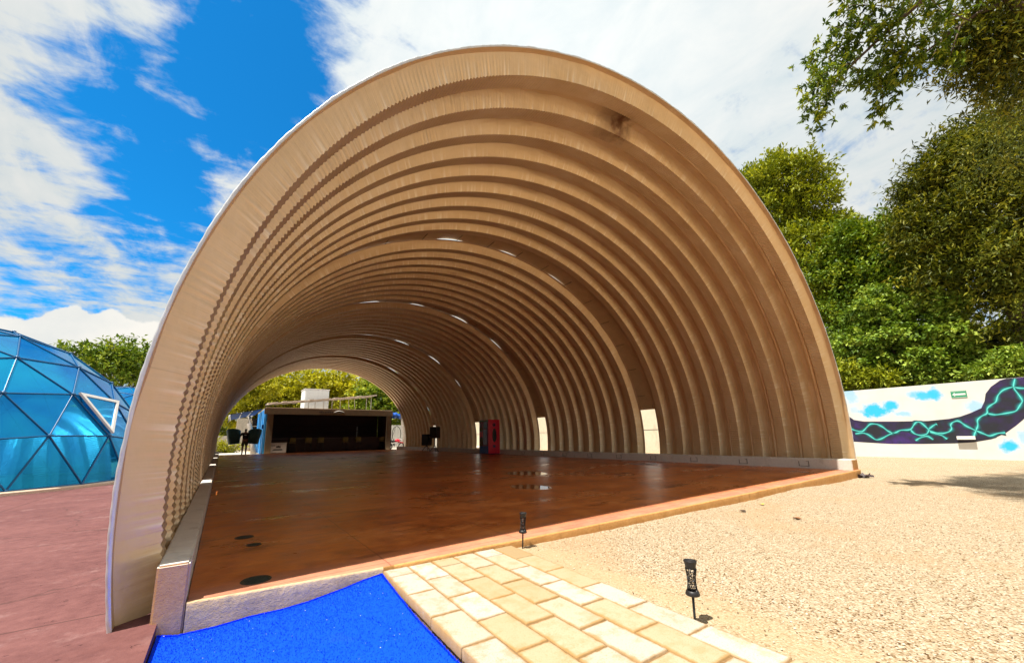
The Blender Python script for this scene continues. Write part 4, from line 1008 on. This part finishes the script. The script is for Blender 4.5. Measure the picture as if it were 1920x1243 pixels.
# ------------------------------------------------------------------ bar at the far end
def build_bar():
    Y = 30.35; xl, xr, zb, zt = 2.62, 11.55, -.07, 3.22
    root = thing('bar_kiosk', 'long dark open-front bar with beige fascia and bright blue side', 'bar', (7, Y, zb)); o = np.array([7, Y, zb])
    def bx(nm, a, b, mat, par=root, bev=0.0):
        m = MB(); m.box(np.array(a)-o, np.array(b)-o, bev=bev); return m.build(nm, mat, par)
    fa = bx('fascia', (2.36, Y-.06, 2.78), (11.72, Y+.10, zt), M['beige'])
    bx('post', (2.58, Y, zb), (2.96, Y+.3, 2.777), M['beige']); bx('post', (11.28, Y, zb), (11.6, Y+.3, 2.777), M['beige'])
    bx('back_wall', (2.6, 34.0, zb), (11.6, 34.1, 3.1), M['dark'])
    sw = bx('side_wall', (2.46, Y+.12, zb), (2.56, 38.4, 3.2), M['blue_paint'])
    for k in range(5): bx('side_batten', (2.42, Y+.4+k*1.7, zb+.02), (2.457, Y+.5+k*1.7, 3.15), M['blue_paint'], sw)
    bx('electric_box', (2.36, Y+1.0, 1.75), (2.457, Y+1.3, 2.05), M['blue_cloth'], sw)
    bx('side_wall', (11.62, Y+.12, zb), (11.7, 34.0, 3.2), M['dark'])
    bx('roof', (2.46, Y+.12, zt), (11.7, 38.4, zt+.06), M['stone'])
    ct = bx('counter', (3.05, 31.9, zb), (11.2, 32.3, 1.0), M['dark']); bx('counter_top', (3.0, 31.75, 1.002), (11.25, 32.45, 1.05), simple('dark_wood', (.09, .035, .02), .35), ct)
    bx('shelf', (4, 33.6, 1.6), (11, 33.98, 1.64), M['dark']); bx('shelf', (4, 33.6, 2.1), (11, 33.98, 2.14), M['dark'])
    bx('lit_slot', (9.75, 33.95, 1.05), (9.85, 33.99, 2.0), M['white'])
    # faint lettering and swoosh on the fascia
    lm = MB(); r = random.Random(2); xx = 5.98
    for k in range(8):
        h = r.uniform(.07, .13); lm.box(np.array((xx, Y-.075, 2.93))-o, np.array((xx+.06, Y-.062, 2.93+h))-o)
        if k % 2: lm.box(np.array((xx, Y-.075, 2.93+h))-o, np.array((xx+.11, Y-.062, 2.95+h))-o)
        xx += .125
    lm.build('sign_lettering', M['grey_print'], fa)
    sm = MB(); sm.tube([np.array((7.0+.09*k, Y-.075, 2.98+.12*math.sin(k/9*PI)))-o for k in range(10)], [.012+.02*math.sin(k/9*PI) for k in range(10)], 6)
    sm.tube([np.array((7.1+.09*k, Y-.075, 2.92+.03*math.sin(k/6*PI)))-o for k in range(7)], .012, 6); sm.build('sign_swoosh', M['white'], fa)
    # bottles on shelves
    # bar stools
    mk = None
    labs = ['first yellow bar stool next to the white chest', 'second yellow bar stool from the white chest', 'third yellow bar stool from the white chest', 'fourth yellow bar stool, near the middle of the dark bar', 'fifth yellow bar stool, beside the lit slot', 'last yellow bar stool, at the right post']
    for (u, lab) in zip((548, 578, 601, 647, 671, 717), labs):
        p = ony(u, 830, 31.3)
        if mk is None:
            mk = thing('bar_stool', lab, 'bar stool', (p[0], 31.3, 0), 0, 'yellow stools along the bar')
            MB().box((-.21, -.2, .68), (.21, .2, .74), bev=.02).build('seat', M['yellow'], mk)
            bk = MB(); pts = [(-.24, .06), (-.2, -.16), (0, -.22), (.2, -.16), (.24, .06)]
            for i in range(4):
                a, b = pts[i], pts[i+1]; bk.quad_slab([(a[0], a[1], .78), (b[0], b[1], .78), (b[0], b[1], 1.08-.05*(i in (0, 3))), (a[0], a[1], 1.08-.1*(i == 0))], (0, .03, 0))
            bk.build('backrest', M['yellow'], mk)
            for sx in (-1, 1):
                for sy in (-1, 1): MB().tube([(sx*.17, sy*.16, .69), (sx*.23, sy*.22, 0)], .014, 6).build('leg', M['black'], mk)
            MB().tube([(.21, .2, .25), (-.21, .2, .25), (-.21, -.2, .25), (.21, -.2, .25), (.21, .2, .25)], .010, 5).build('footrest', M['black'], mk)
        else:
            c = mk.copy(); C.objects.link(c); c.location = (p[0], 31.3, 0); c['label'] = lab
            for ch in mk.children:
                d = ch.copy(); C.objects.link(d); d.parent = c
    # cool chest with dark print
    a, b = ony(504, 832, 30.7), ony(536, 846, 30.7)
    ch = thing('cool_chest', 'white cool chest with dark printed emblem at the left end of the bar', 'cool chest', ((a[0]+b[0])/2, 30.9, 0)); hw = (b[0]-a[0])/2
    MB().box((-hw, -.3, .0), (hw, .3, .66), bev=.03).build('tub', simple('chest_white', (.55, .50, .48), .5), ch)
    MB().box((-hw-.02, -.32, .665), (hw+.02, .32, .74), bev=.02).build('lid', simple('chest_lid', (.5, .46, .44), .5), ch)
    em = MB()
    for (x0, z0, x1, z1) in ((-.42, .50, -.16, .56), (-.1, .36, .2, .46), (-.25, .18, .28, .28), (-.32, .16, -.2, .22), (.2, .2, .34, .25)): em.box((x0, -.308, z0), (x1, -.301, z1), bev=.002)
    em.prism([(-.07, .46), (-.09, .52), (-.02, .49), (.05, .54), (.1, .49), (.19, .52), (.17, .46)], lambda p, q, d: (p, -.308+d, q), .007)
    em.build('printed_emblem', M['grey_print'], ch)
    # raised canopy over the roof
    cr = thing('roof_canopy', 'long pale sloping canopy sheet raised on thin posts above the bar roof', 'canopy', (6, 34, 3.3)); oc = np.array([6, 34, 3.3])
    L0, L1 = ony(502, 758, 33.0), ony(704, 743, 33.0)
    sh = MB(); nseg = 26
    for k in range(nseg):
        f0, f1 = k/nseg, (k+1)/nseg; a = L0*(1-f0)+L1*f0; b = L0*(1-f1)+L1*f1; zz = .025*(k % 2)
        sh.quad_slab([a-oc+np.array([0, -.4, zz]), b-oc+np.array([0, -.4, zz]), b-oc+np.array([0, 2.2, zz+.05]), a-oc+np.array([0, 2.2, zz+.05])], (0, 0, .10-.02*(k % 3)))
    sh.build('sheet', simple('canopy_sheet', (.52, .43, .36), .7, var=.35, vscale=3), cr)
    for f in (.36, .42, .5, .58, .66, .74, .80, .93, .98):
        a = L0*(1-f)+L1*f-oc
        for yy in (-.3,):
            MB().tube([(a[0], yy, a[2]), (a[0]+(.12 if f in (.74, .8) else 0), yy, 0)], .028, 6).build('post', M['white'], cr)
    # water tank
    a, b = ony(570, 731, 36.5), ony(613, 766, 36.5)
    tk = thing('water_tank', 'square white water tank house standing above the bar roof', 'tank', ((a[0]+b[0])/2, 36.9, 3.3)); hw = (b[0]-a[0])/2
    MB().box((-hw, -1, 0), (hw, 1, a[2]-3.3), bev=.08).build('tank_body', simple('tank_white', (.78, .80, .80), .5, var=.06), tk)
    MB().box((-hw-.04, -1.04, a[2]-3.297), (hw+.04, 1.04, a[2]-3.23), bev=.02).build('tank_lid', M['white'], tk)
    # blue awning at the left
    aw = thing('blue_awning', 'dark blue awning with pale ribs on the left side of the bar', 'awning', (2.4, 30.6, 2.9)); oa = np.array([2.4, 30.6, 2.9])
    A0, A1, A2, A3 = ony(496, 766, 30.5), ony(430, 778, 30.2), ony(430, 788, 31.8), ony(478, 778, 32.5)
    A0 = ony(492, 767, 30.6)
    MB().quad_slab([A0-oa, A1-oa, A2-oa, A3-oa], (0, 0, .03)).build('cloth', M['blue_cloth'], aw)
    for f in (.03, .36, .68):
        p, q = A1*(1-f)+A0*f-oa, A2*(1-f)+A3*f-oa
        MB().tube([p+[0, -.03, -.03], q+[0, 0, -.03]], .03, 6).build('rib', M['white'], aw)
    MB().tube([A1-oa, np.array([A1[0], A1[1], A1[2]-.5])-oa], .025, 6).build('valance_pole', M['white'], aw)
    # blue tarpaulin at the right
    t0 = ony(731, 771, 31), ony(750, 776, 31), ony(751, 785, 31), ony(731, 784, 31)
    tr = MB(); ot = t0[0]; N = 10; vs = []; fs = []
    for j in range(5):
        for i in range(N):
            f, g = i/(N-1), j/4; p = (t0[0]*(1-f)+t0[1]*f)*(1-g)+(t0[3]*(1-f)+t0[2]*f)*g
            vs.append(p-ot+np.array([0, -.15*math.sin(g*PI)+.04*math.sin(i*2.1+j), .05*math.sin(i*1.4)]))
    fs = [(j*N+i, j*N+i+1, (j+1)*N+i+1, (j+1)*N+i) for j in range(4) for i in range(N-1)]
    tr.add(vs, fs, 0, True); o2 = tr.build('blue_tarpaulin', simple('tarp_blue', (.01, .09, .42), .4), None, tuple(ot)); m = o2.modifiers.new('s', 'SOLIDIFY'); m.thickness = .02
    tag(o2, 'folded bright blue tarpaulin hung at the right end of the bar', 'tarpaulin')
build_bar()

# ------------------------------------------------------------------ background beyond the bar
def build_yard_things():
    # left: white house corner with dark window, low wall
    w0 = ony(400, 800, 40)
    hs = thing('white_house', 'low white building with dark barred window behind the left of the bar', 'house', (1.5, 44, -.1))
    c0, c1 = ony(446, 784, 44), ony(500, 850, 44)
    MB().box((c0[0]-1.5, 0, 0), (c0[0]-.9+.55, 4, 3.2)).build('wall', M['stone'], hs)
    MB().box((c0[0]-.35, .1, 0), (c1[0]-1.5, 4, .9)).build('wall', M['stone'], hs)
    MB().box((c0[0]-.35, .6, .9), (c1[0]-1.5, 4, 3.2)).build('dark_room', M['glass_dark'], hs)
    fr = MB()
    for k in range(4): fr.box((c0[0]-.3+k*.7, .45, .9), (c0[0]-.24+k*.7, .52, 3.0))
    fr.box((c0[0]-.35, .45, 2.4), (c1[0]-1.5, .52, 2.48)); fr.build('window_frame', M['bark_pale'], hs)
    lw = MB(); lw.box((-6, 41, -.1), (c0[0]-.05, 41.25, 1.35), bev=.02); tag(lw.build('garden_wall', M['stone']), 'low cream wall in the sunlit yard beside the white building', 'wall')
    # rocks and dry plants at the left of the yard
    rk = MB(); r = random.Random(6)
    bm = bmesh.new(); bmesh.ops.create_icosphere(bm, subdivisions=3, radius=1)
    for v in bm.verts: v.co = Vector((v.co.x*.8, v.co.y*.6, v.co.z*.5))*(1+.18*math.sin(v.co.x*5+v.co.y*3)+.1*math.sin(v.co.z*9+v.co.x*7))
    rk.bm(bm, 0, False); bm.free(); p = ony(424, 822, 39); tag(rk.build('boulder', M['stone'], None, (p[0], 39, .1)), 'rounded pale boulder by the low cream wall', 'rock')
    p = ony(420, 815, 38.3); root = thing('dry_shrub', 'yellowish dry shrub in front of the low cream wall', 'shrub', (p[0], 38.3, -.07))
    crown('foliage', [((p[0]-.4, 38.3, .55), (.9, .6, .5), 1), ((p[0]+.5, 38.3, .4), (.8, .5, .4), 1)], 2200, .2, .3, M['leaf_far'], root, np.array([p[0], 38.3, -.07]), 71, shell=.2, spread=.25)
    # curved pale trunk (thin tree) left of the blue wall
    t0 = ony(475, 835, 33.0); t1 = ony(472, 812, 33.0); t2 = ony(467, 795, 33.0); t3 = ony(468, 782, 33.0); t4 = ony(480, 770, 34)
    lt = thing('leaning_tree', 'slim pale curved trunk leaning beside the blue wall of the bar', 'tree', (t0[0], 33.0, -.07)); b0 = np.array([t0[0], 33., -.07])
    MB().tube([np.array([t0[0]+.05, 33, -.2])-b0, t0-b0, t1-b0, t2-b0, t3-b0, t4-b0], [.2, .17, .16, .15, .13, .08], 10).build('trunk', M['bark_pale'], lt)
    crown('crown', [((t4[0]+.3, 35.2, t4[2]+2.2), (1.4, 1.2, .9), 1), ((t4[0]-.8, 35.4, t4[2]+1.8), (1.0, 1, .7), 1)], 3500, .28, .5, M['leaf_far'], lt, b0, 72, shell=.3, spread=.4)
    # right: white corrugated fence, trunk, motorbike
    fz = MB(); a = ony(730, 797, 37); 
    for k in range(40):
        x0 = a[0]-.6+k*.16; fz.box((x0, 37+.03*(k % 2), -.07), (x0+.159, 37.04+.03*(k % 2), a[2]))
    tag(fz.build('sheet_fence', M['white']), 'white corrugated sheet fence behind the motorbike', 'fence')
    q0, q1 = ony(757, 845, 34), ony(753, 780, 34)
    pt = thing('slim_tree', 'slim tree with whitewashed trunk at the far right exit of the vault', 'tree', (q0[0], 34, -.07)); b0 = np.array([q0[0], 34, -.07])
    MB().tube([np.array([0, 0, -.2]), np.array([0, 0, 1.2]), q1-b0, q1-b0+np.array([.1, .3, 2.0])], [.17, .15, .13, .08], 10).build('trunk', M['bark_pale'], pt)
    crown('crown', [(tuple(q1+np.array([.3, .6, 3.0])), (1.6, 1.4, 1.2), 1)], 3000, .28, .5, M['leaf_mid'], pt, b0, 73, shell=.3, spread=.4)
    # motorbike
    p = ony(741, 846, 33.2); mb = thing('motorbike', 'red motorbike parked beyond the right end of the bar', 'motorbike', (p[0], 33.2, -.07), rad(12))
    for sx in (-.62, .62):
        wv = MB(); wv.tube([(sx+.27*math.cos(a), 0, .28+.27*math.sin(a)) for a in np.linspace(0, 2*PI, 25)], .055, 8, caps=False); w = wv.build('wheel', M['black'], mb)
        h = MB(); h.tube([(sx, -.06, .28), (sx, .06, .28)], .06, 10)
        for k in range(6): h.tube([(sx, 0, .28), (sx+.25*math.cos(k*PI/3), 0, .28+.25*math.sin(k*PI/3))], .008, 4)
        h.build('rim', M['metal'], w)
    MB().tube([(-.62, 0, .28), (-.2, 0, .45), (.25, 0, .5), (.5, 0, .85)], [.04, .05, .05, .035], 8).build('frame', M['black'], mb)
    MB().box((-.15, -.13, .28), (.25, .13, .55), bev=.04).build('engine', M['metal'], mb)
    MB().tube([(-.05, 0, .72), (.1, 0, .78), (.35, 0, .76), (.42, 0, .72)], [.09, .15, .14, .07], 10).build('fuel_tank', M['red'], mb)
    MB().tube([(-.75, 0, .78), (-.6, 0, .74), (-.3, 0, .70), (-.05, 0, .72)], [.06, .11, .12, .08], 8).build('seat', M['black'], mb)
    MB().tube([(.5, -.3, .98), (.46, -.1, 1.0), (.46, .1, 1.0), (.5, .3, .98)], .016, 6).build('handlebar', M['black'], mb)
    MB().tube([(.44, 0, 1.0), (.62, 0, .28)], .03, 6).build('fork', M['metal'], mb)
    MB().lathe([(0, 0), (.05, .01), (.09, .05), (.09, .08), (0, .1)], 14).build('headlight', M['white'], mb, (.54, 0, .82))
    MB().tube([(.36, 0, .6), (.5, 0, .62), (.75, 0, .58), (.85, 0, .45)], [.03, .06, .06, .03], 8).build('mudguard', M['red'], mb)
    # hanging hoop swing
    s0 = ony(744, 799, 35.0); hw = thing('hoop_swing', 'thin dark hoop swing hanging beyond the right exit', 'swing', tuple(s0))
    MB().tube([(.42*math.sin(a), 0, -.75+.75*math.cos(a)) for a in np.linspace(0, 2*PI, 29)], .03, 6, caps=False).build('hoop', M['black'], hw)
    MB().tube([(-.1, 0, 0), (-.55, 0, -1.5)], .02, 5).build('rope', M['black'], hw)
    MB().tube([(0, 0, -.02), (.02, 0, 1.8)], .012, 5).build('hanger', M['black'], hw)
build_yard_things()

# ------------------------------------------------------------------ toy machine, speaker cases inside the vault
def build_machine():
    y0 = 15.0; p, q = ony(915, 850.5, y0), ony(939.5, 849.5, y0); x0, x1 = p[0]-.35, q[0]-.5
    x0, x1 = 11.3, 12.0; y0 = 14.5; y1 = 15.42; h = 1.80
    r = thing('toy_machine', 'red and plum toy vending machine with round and oval cut-outs against the right wall', 'toy machine', (x0, y0, 0))
    W, D = x1-x0, y1-y0
    MB().box((0.004, .004, .02), (W, D, h), bev=.015).build('cabinet', M['plum'], r)
    pn = MB(); pn.box((-.004, -.02, .06), (W+.01, .0, h), bev=.006); pr = pn.build('side_panel', M['red'], r)
    def disc(cx, cz, rx, rz, mat, nm, par, y=-.026):
        d = MB(); n = 24
        d.prism([(cx+rx*math.cos(2*PI*k/n), cz+rz*math.sin(2*PI*k/n)) for k in range(n)], lambda a, b, dd: (a, y+dd, b), .004); return d.build(nm, mat, par)
    disc(W*.52, .98, .13, .36, M['glass_dark'], 'oval_opening', pr); disc(W*.5, 1.52, .11, .11, M['plum'], 'round_emblem', pr); disc(W*.5, 1.52, .06, .06, M['glass_dark'], 'round_emblem', pr, -.031)
    disc(W*.5, .42, .10, .09, M['plum'], 'round_emblem', pr); disc(W*.5, .42, .05, .05, M['teal'], 'round_emblem', pr, -.031)
    # front facing the room (-x): display bays, yellow trim, blue base
    def fb(nm, a, b, mat, dx=.006): m = MB(); m.box((-dx, a[0], a[1]), (.003, b[0], b[1]), bev=.002); return m.build(nm, mat, r)
    fb('base_panel', (.02, .06), (D-.02, .42), simple('machine_blue', (.01, .07, .28), .4)); fb('display_bay', (.12, .5), (D*.55, 1.28), simple('bay_violet', (.05, .02, .09), .2), .010)
    fb('display_bay', (.1, 1.34), (D*.5, 1.68), M['glass_dark'], .012); fb('trim', (D*.62, .45), (D-.04, .85), M['yellow'], .012); fb('trim', (D*.66, 1.2), (D-.04, 1.4), M['yellow'], .012)
    fb('display_bay', (D*.6, .9), (D-.06, 1.16), M['red'], .010); fb('trim', (.04, 1.70), (D-.02, 1.78), simple('machine_green', (.06, .16, .04), .4), .012)
build_machine()

def build_cases():
    for (u, y, h, lab) in ((800, 22.6, 1.15, 'shorter black loudspeaker on a stand beside the fourth opening'), (821, 21.4, 1.62, 'taller black loudspeaker on a stand in front of the ribbed wall')):
        p = ony(u, 842, y); r = thing('loudspeaker', lab, 'loudspeaker', (min(p[0], 11.5), y, 0), .5, 'loudspeakers near the fourth opening')
        MB().box((-.26, -.25, h-.75), (.26, .25, h), bev=.03).build('cabinet', M['black'], r)
        g = MB(); g.box((-.22, -.262, h-.70), (.22, -.251, h-.05), bev=.004); gg = g.build('grille', M['grey_print'], r)
        MB().lathe([(0, .0), (.1, .01), (.14, .03), (.15, .03)], 20).build('horn', M['glass_dark'], gg, (0, -.27, h-.2))
        MB().tube([(0, 0, .3), (0, 0, h-.75)], .025, 8).build('pole', M['black'], r)
        for k in range(3):
            a = 2*PI*k/3+.4; MB().tube([(0, 0, .42), (.34*math.cos(a), .34*math.sin(a), .015)], .018, 6).build('leg', M['black'], r)
build_cases()

# ------------------------------------------------------------------ person carrying two tub chairs
def skin_obj(name, chains, mat, parent, root_idx=0, sub=2):
    """chains: list of lists of (x,y,z,r); vertices at the same place are shared"""
    vs = []; rs = []; es = []; idx = {}
    for ch in chains:
        prev = None
        for (x, y, z, r) in ch:
            k = (round(x, 4), round(y, 4), round(z, 4))
            if k not in idx: idx[k] = len(vs); vs.append((x, y, z)); rs.append(r)
            i = idx[k]
            if prev is not None and prev != i: es.append((prev, i))
            prev = i
    me = bpy.data.meshes.new(name); me.from_pydata(vs, es, []); o = link(name, me, None, parent)
    o.modifiers.new('skin', 'SKIN'); s = o.modifiers.new('sub', 'SUBSURF'); s.levels = sub; s.render_levels = sub
    for i, r in enumerate(rs): me.skin_vertices[0].data[i].radius = (r, r) if not hasattr(r, '__len__') else r
    me.skin_vertices[0].data[root_idx].use_root = True
    o.modifiers['skin'].use_smooth_shade = True; me.materials.append(mat); return o

def build_person():
    p = ony(456.5, 853, 29.6)
    r = thing('person', 'person in dark shirt and shorts walking away with a tub chair in each arm', 'person', (p[0], 29.6, 0))
    # faces +y (away from the camera); left is -x
    body = [[(0, 0, .95, (.15, .10)), (0, -.01, 1.12, (.145, .10)), (0, 0, 1.28, (.17, .11)), (0, .0, 1.40, (.15, .085)), (0, .01, 1.47, (.06, .06)), (0, .03, 1.54, (.07, .08)), (0, .035, 1.61, (.075, .095)), (0, .03, 1.68, (.055, .07))],
            [(0, .035, 1.61, .07), (0, .135, 1.595, .014)]]
    for s in (-1, 1):
        st = .10*s
        body.append([(0, 0, .95, .15), (s*.09, 0, .88, .10), (s*.10, st*.3+.02, .50, .062), (s*.105, st*.9-.02, .28, .058), (s*.105, st-.06, .08, .038), (s*.115, st+.0, .035, .035), (s*.12, st+.10, .025, .026)])
        arm = [(0, .0, 1.40, .15), (s*.19, 0, 1.40, .058), (s*.30, .05, 1.16, .045), (s*.42, .12, 1.02, .036), (s*.48, .14, .97, .028)]
        body.append(arm)
        hx, hy, hz = s*.48, .14, .97
        for k in range(4):
            o = (k-1.5)*.018; ln = (.030, .035, .033, .026)[k]
            body.append([(hx, hy, hz, .028), (hx+s*.045, hy+o, hz-.02, .010), (hx+s*(.045+ln), hy+o, hz-.012+.0*k, .009), (hx+s*(.045+ln*1.6), hy+o, hz+.02, .008)])
        body.append([(hx, hy, hz, .028), (hx+s*.015, hy-.035, hz+.02, .010), (hx+s*.035, hy-.045, hz+.045, .009)])
    skin_obj('body', body, M['skin'], r)
    shirt = [[(0, 0, .93, (.165, .125)), (0, -.01, 1.12, (.165, .12)), (0, 0, 1.28, (.19, .13)), (0, 0, 1.40, (.165, .105)), (0, .005, 1.445, (.075, .075))]]
    for s in (-1, 1): shirt.append([(0, 0, 1.40, .165), (s*.19, 0, 1.405, .078), (s*.265, .03, 1.24, .070)])
    sh = skin_obj('shirt', shirt, M['shirt'], r)
    MB().box((-.06, -.137, 1.27), (.06, -.128, 1.31), bev=.003).build('printed_mark', M['metal'], sh)
    sho = [[(0, 0, .95, (.17, .125)), (0, 0, .90, (.165, .12))]]
    for s in (-1, 1): sho.append([(0, 0, .90, .165), (s*.095, .0, .80, .115), (s*.102, s*.03+.02, .56, .095)])
    skin_obj('shorts', sho, M['shorts'], r)
    skin_obj('hair', [[(0, .02, 1.70, (.062, .075)), (0, .0, 1.645, (.085, .085)), (0, -.02, 1.59, (.075, .06))]], M['hair'], r)
    for s in (-1, 1):
        st = .10*s; skin_obj('shoe', [[(s*.105, st-.08, .04, .042), (s*.115, st+.02, .036, .042), (s*.12, st+.13, .028, .034)]], M['black'], r, sub=1)
    for s, lab in ((-1, 'dark teal tub chair carried under the left arm of the person'), (1, 'dark teal tub chair carried under the right arm, next to the blue wall')):
        c = thing('tub_chair', lab, 'tub chair', (p[0]+(-.60 if s < 0 else .46), 29.72, .70), s*.35, 'tub chairs carried by the person'); c.rotation_euler = (0, rad(6)*s, s*.5)
        sh = MB(); n = 28; Rw, Rb, H = .41, .33, 1.02; a0, a1 = rad(-205), rad(25)
        for ri, ro, flip in ((0, 0, 0),):
            vs = []; 
            for k in range(n):
                a = a0+(a1-a0)*k/(n-1); top = H*(.82+.18*math.sin(PI*k/(n-1)))
                for (rr, z) in ((Rb, 0), ((Rb+Rw)/2, top*.5), (Rw, top-.03), (Rw-.02, top), (Rw-.07, top), (Rw-.085, top-.03), (Rb-.06, .32), (Rb-.06, .0)):
                    vs.append((rr*math.cos(a), rr*math.sin(a)*.92, z))
            m = 8; fs = [(k*m+j, (k+1)*m+j, (k+1)*m+(j+1) % m, k*m+(j+1) % m) for k in range(n-1) for j in range(m)]+[tuple(range(m)), tuple((n-1)*m+j for j in reversed(range(m)))]
            sh.add(vs, fs, 0, True)
        sh.build('shell', M['teal'], c)
        MB().lathe([(0, .0), (.29, .0), (.30, .03), (.30, .33), (.26, .38), (0, .39)], 24).build('cushion', M['blue_cloth'], c)
build_person()

# ------------------------------------------------------------------ sky, sun, camera
SUN = Vector((-.36, -.026, .93)).normalized()
def build_world():
    w = bpy.data.worlds.new('World'); bpy.context.scene.world = w; w.use_nodes = True; t = NT(w.node_tree)
    bg = next(n for n in t.n if n.type == 'BACKGROUND')
    sky = t.node('ShaderNodeTexSky', sky_type='NISHITA', sun_disc=False); sky.sun_elevation = math.asin(SUN.z); sky.sun_rotation = math.atan2(SUN.x, SUN.y)
    sky.air_density = 1.0; sky.dust_density = .4; sky.ozone_density = 2.5
    d = t.node('ShaderNodeTexCoord').outputs['Generated']; x, y, z = t.xyz(d)
    zz = t.math('ADD', t.math('MAXIMUM', z, 0.0), .22)
    pl = t.comb(t.math('DIVIDE', x, zz), t.math('DIVIDE', y, zz), 0.0)
    def blob(u, v, k):
        q = ray(u, v); q = q/np.linalg.norm(q)
        return t.math('EXPONENT', t.math('MULTIPLY', t.math('SUBTRACT', t.vmath('DOT_PRODUCT', d, tuple(q), 1), 1.0), k))
    hole = 0.0
    for (u, v, k, a) in ((540, 80, 130, .34), (450, 40, 130, .28), (640, 30, 130, .16), (430, 150, 170, .30), (520, 190, 170, .28), (600, 270, 220, .16), (430, 250, 260, .20), (370, 400, 260, .26), (300, 430, 320, .20), (350, 300, 320, .12), (200, 170, 320, .24), (185, 235, 420, .20), (290, 330, 320, .24), (130, 90, 520, .16), (240, 400, 420, .16), (330, 200, 320, .16), (790, 70, 260, .20), (660, 150, 260, -.12), (1640, 190, 120, .03), (1290, 240, 200, .04), (40, 470, 300, .12), (90, 560, 300, .14), (330, 560, 300, .14), (60, 600, 400, .18)):
        hole = t.math('ADD', hole, t.math('MULTIPLY', blob(u, v, k), a))
    n1 = t.noise(t.mapv(pl, (1.0, 1.0, 1), rot=(0, 0, .5)), 1.6, 9, .60, .25)
    n2 = t.noise(t.mapv(pl, (3.2, 2.0, 1), rot=(0, 0, .9)), 2.2, 8, .62, .4)
    n = t.math('ADD', t.math('MULTIPLY', n1, .42), t.math('MULTIPLY', n2, .58))
    n3 = t.noise(t.mapv(pl, (2.4, 4.6, 1), rot=(0, 0, .35)), 3.0, 7, .6, .3)
    n = t.math('ADD', t.math('MULTIPLY', n, .6), t.math('MULTIPLY', n3, .4))
    n = t.math('ADD', t.math('MULTIPLY', t.math('SUBTRACT', n, .5), 2.3), .50)
    cov = t.math('SUBTRACT', n, t.math('MULTIPLY', hole, .78))
    cov = t.math('ADD', cov, t.math('MULTIPLY', blob(1000, 20, 7), .25))
    mask = t.sstep(cov, .10, .50)
    # heaped cloud low on the left
    cu = 0.0
    for (u, v, k, a) in ((30, 640, 900, .9), (80, 640, 900, .9), (140, 620, 900, 1.0), (190, 625, 900, 1.0), (240, 640, 900, .95), (290, 650, 700, .95), (160, 660, 500, 1)):
        cu = t.math('MAXIMUM', cu, t.math('MULTIPLY', blob(u, v, k), a))
    cu = t.sstep(t.math('ADD', cu, t.math('MULTIPLY', t.math('SUBTRACT', t.noise(d, 26, 5, .55), .5), .75)), .42, .52)
    skyc = t.mix(1.0, sky.outputs[0], (.07, .88, 1.36), 'MULTIPLY')
    skyc = t.vmath('SCALE', skyc, (0, 0, 0)); sc = skyc.node; sc.inputs['Scale'].default_value = SKY_K
    glow = blob(1000, 10, 5)
    shade = t.ramp(t.math('ADD', t.math('MULTIPLY', n2, .6), t.math('MULTIPLY', n1, .4)), [(.30, (.60, .70, .74)), (.55, (.80, .83, .82)), (.72, (.92, .91, .86))])
    cl = t.vmath('SCALE', shade, (0, 0, 0)); t.set(cl.node.inputs['Scale'], t.math('MULTIPLY', t.math('ADD', .82, t.math('MULTIPLY', glow, .35)), CLOUD_K))
    colr = t.mix(mask, skyc, cl)
    cu2 = t.vmath('SCALE', t.ramp(t.noise(d, 9, 5), [(.3, (.80, .82, .80)), (.6, (.97, .94, .87))]), (0, 0, 0)); cu2.node.inputs['Scale'].default_value = CLOUD_K*.95
    colr = t.mix(cu, colr, cu2)
    t.set(bg.inputs[0], colr); bg.inputs[1].default_value = .10
SKY_K, CLOUD_K = .64, 4.7
build_world()

sd = bpy.data.lights.new('sun', 'SUN'); sd.energy = 4.2; sd.angle = rad(.55); sd.color = (1.0, .95, .86)
so = bpy.data.objects.new('sun', sd); C.objects.link(so); so.rotation_euler = SUN.to_track_quat('Z', 'Y').to_euler(); so.location = (-10, -10, 30)

cd = bpy.data.cameras.new('camera'); co_ = bpy.data.objects.new('camera', cd); C.objects.link(co_)
cd.sensor_fit = 'HORIZONTAL'; cd.sensor_width = 36; cd.lens = FPX/1920*36; cd.shift_x = 0; cd.shift_y = (CY-621.5)/1920
cd.clip_start = .05; cd.clip_end = 3000
R = Matrix(((AX[0][0], AX[1][0], -AX[2][0]), (AX[0][1], AX[1][1], -AX[2][1]), (AX[0][2], AX[1][2], -AX[2][2])))
co_.matrix_world = Matrix.Translation(Vector(CAM)) @ R.to_4x4()
sc = bpy.context.scene; sc.camera = co_
sc.view_settings.view_transform = 'Standard'; sc.view_settings.look = 'None'; sc.view_settings.exposure = 1.18; sc.view_settings.gamma = 1
sc.cycles.max_bounces = 10; sc.cycles.diffuse_bounces = 6; sc.cycles.glossy_bounces = 4; sc.cycles.transparent_max_bounces = 12
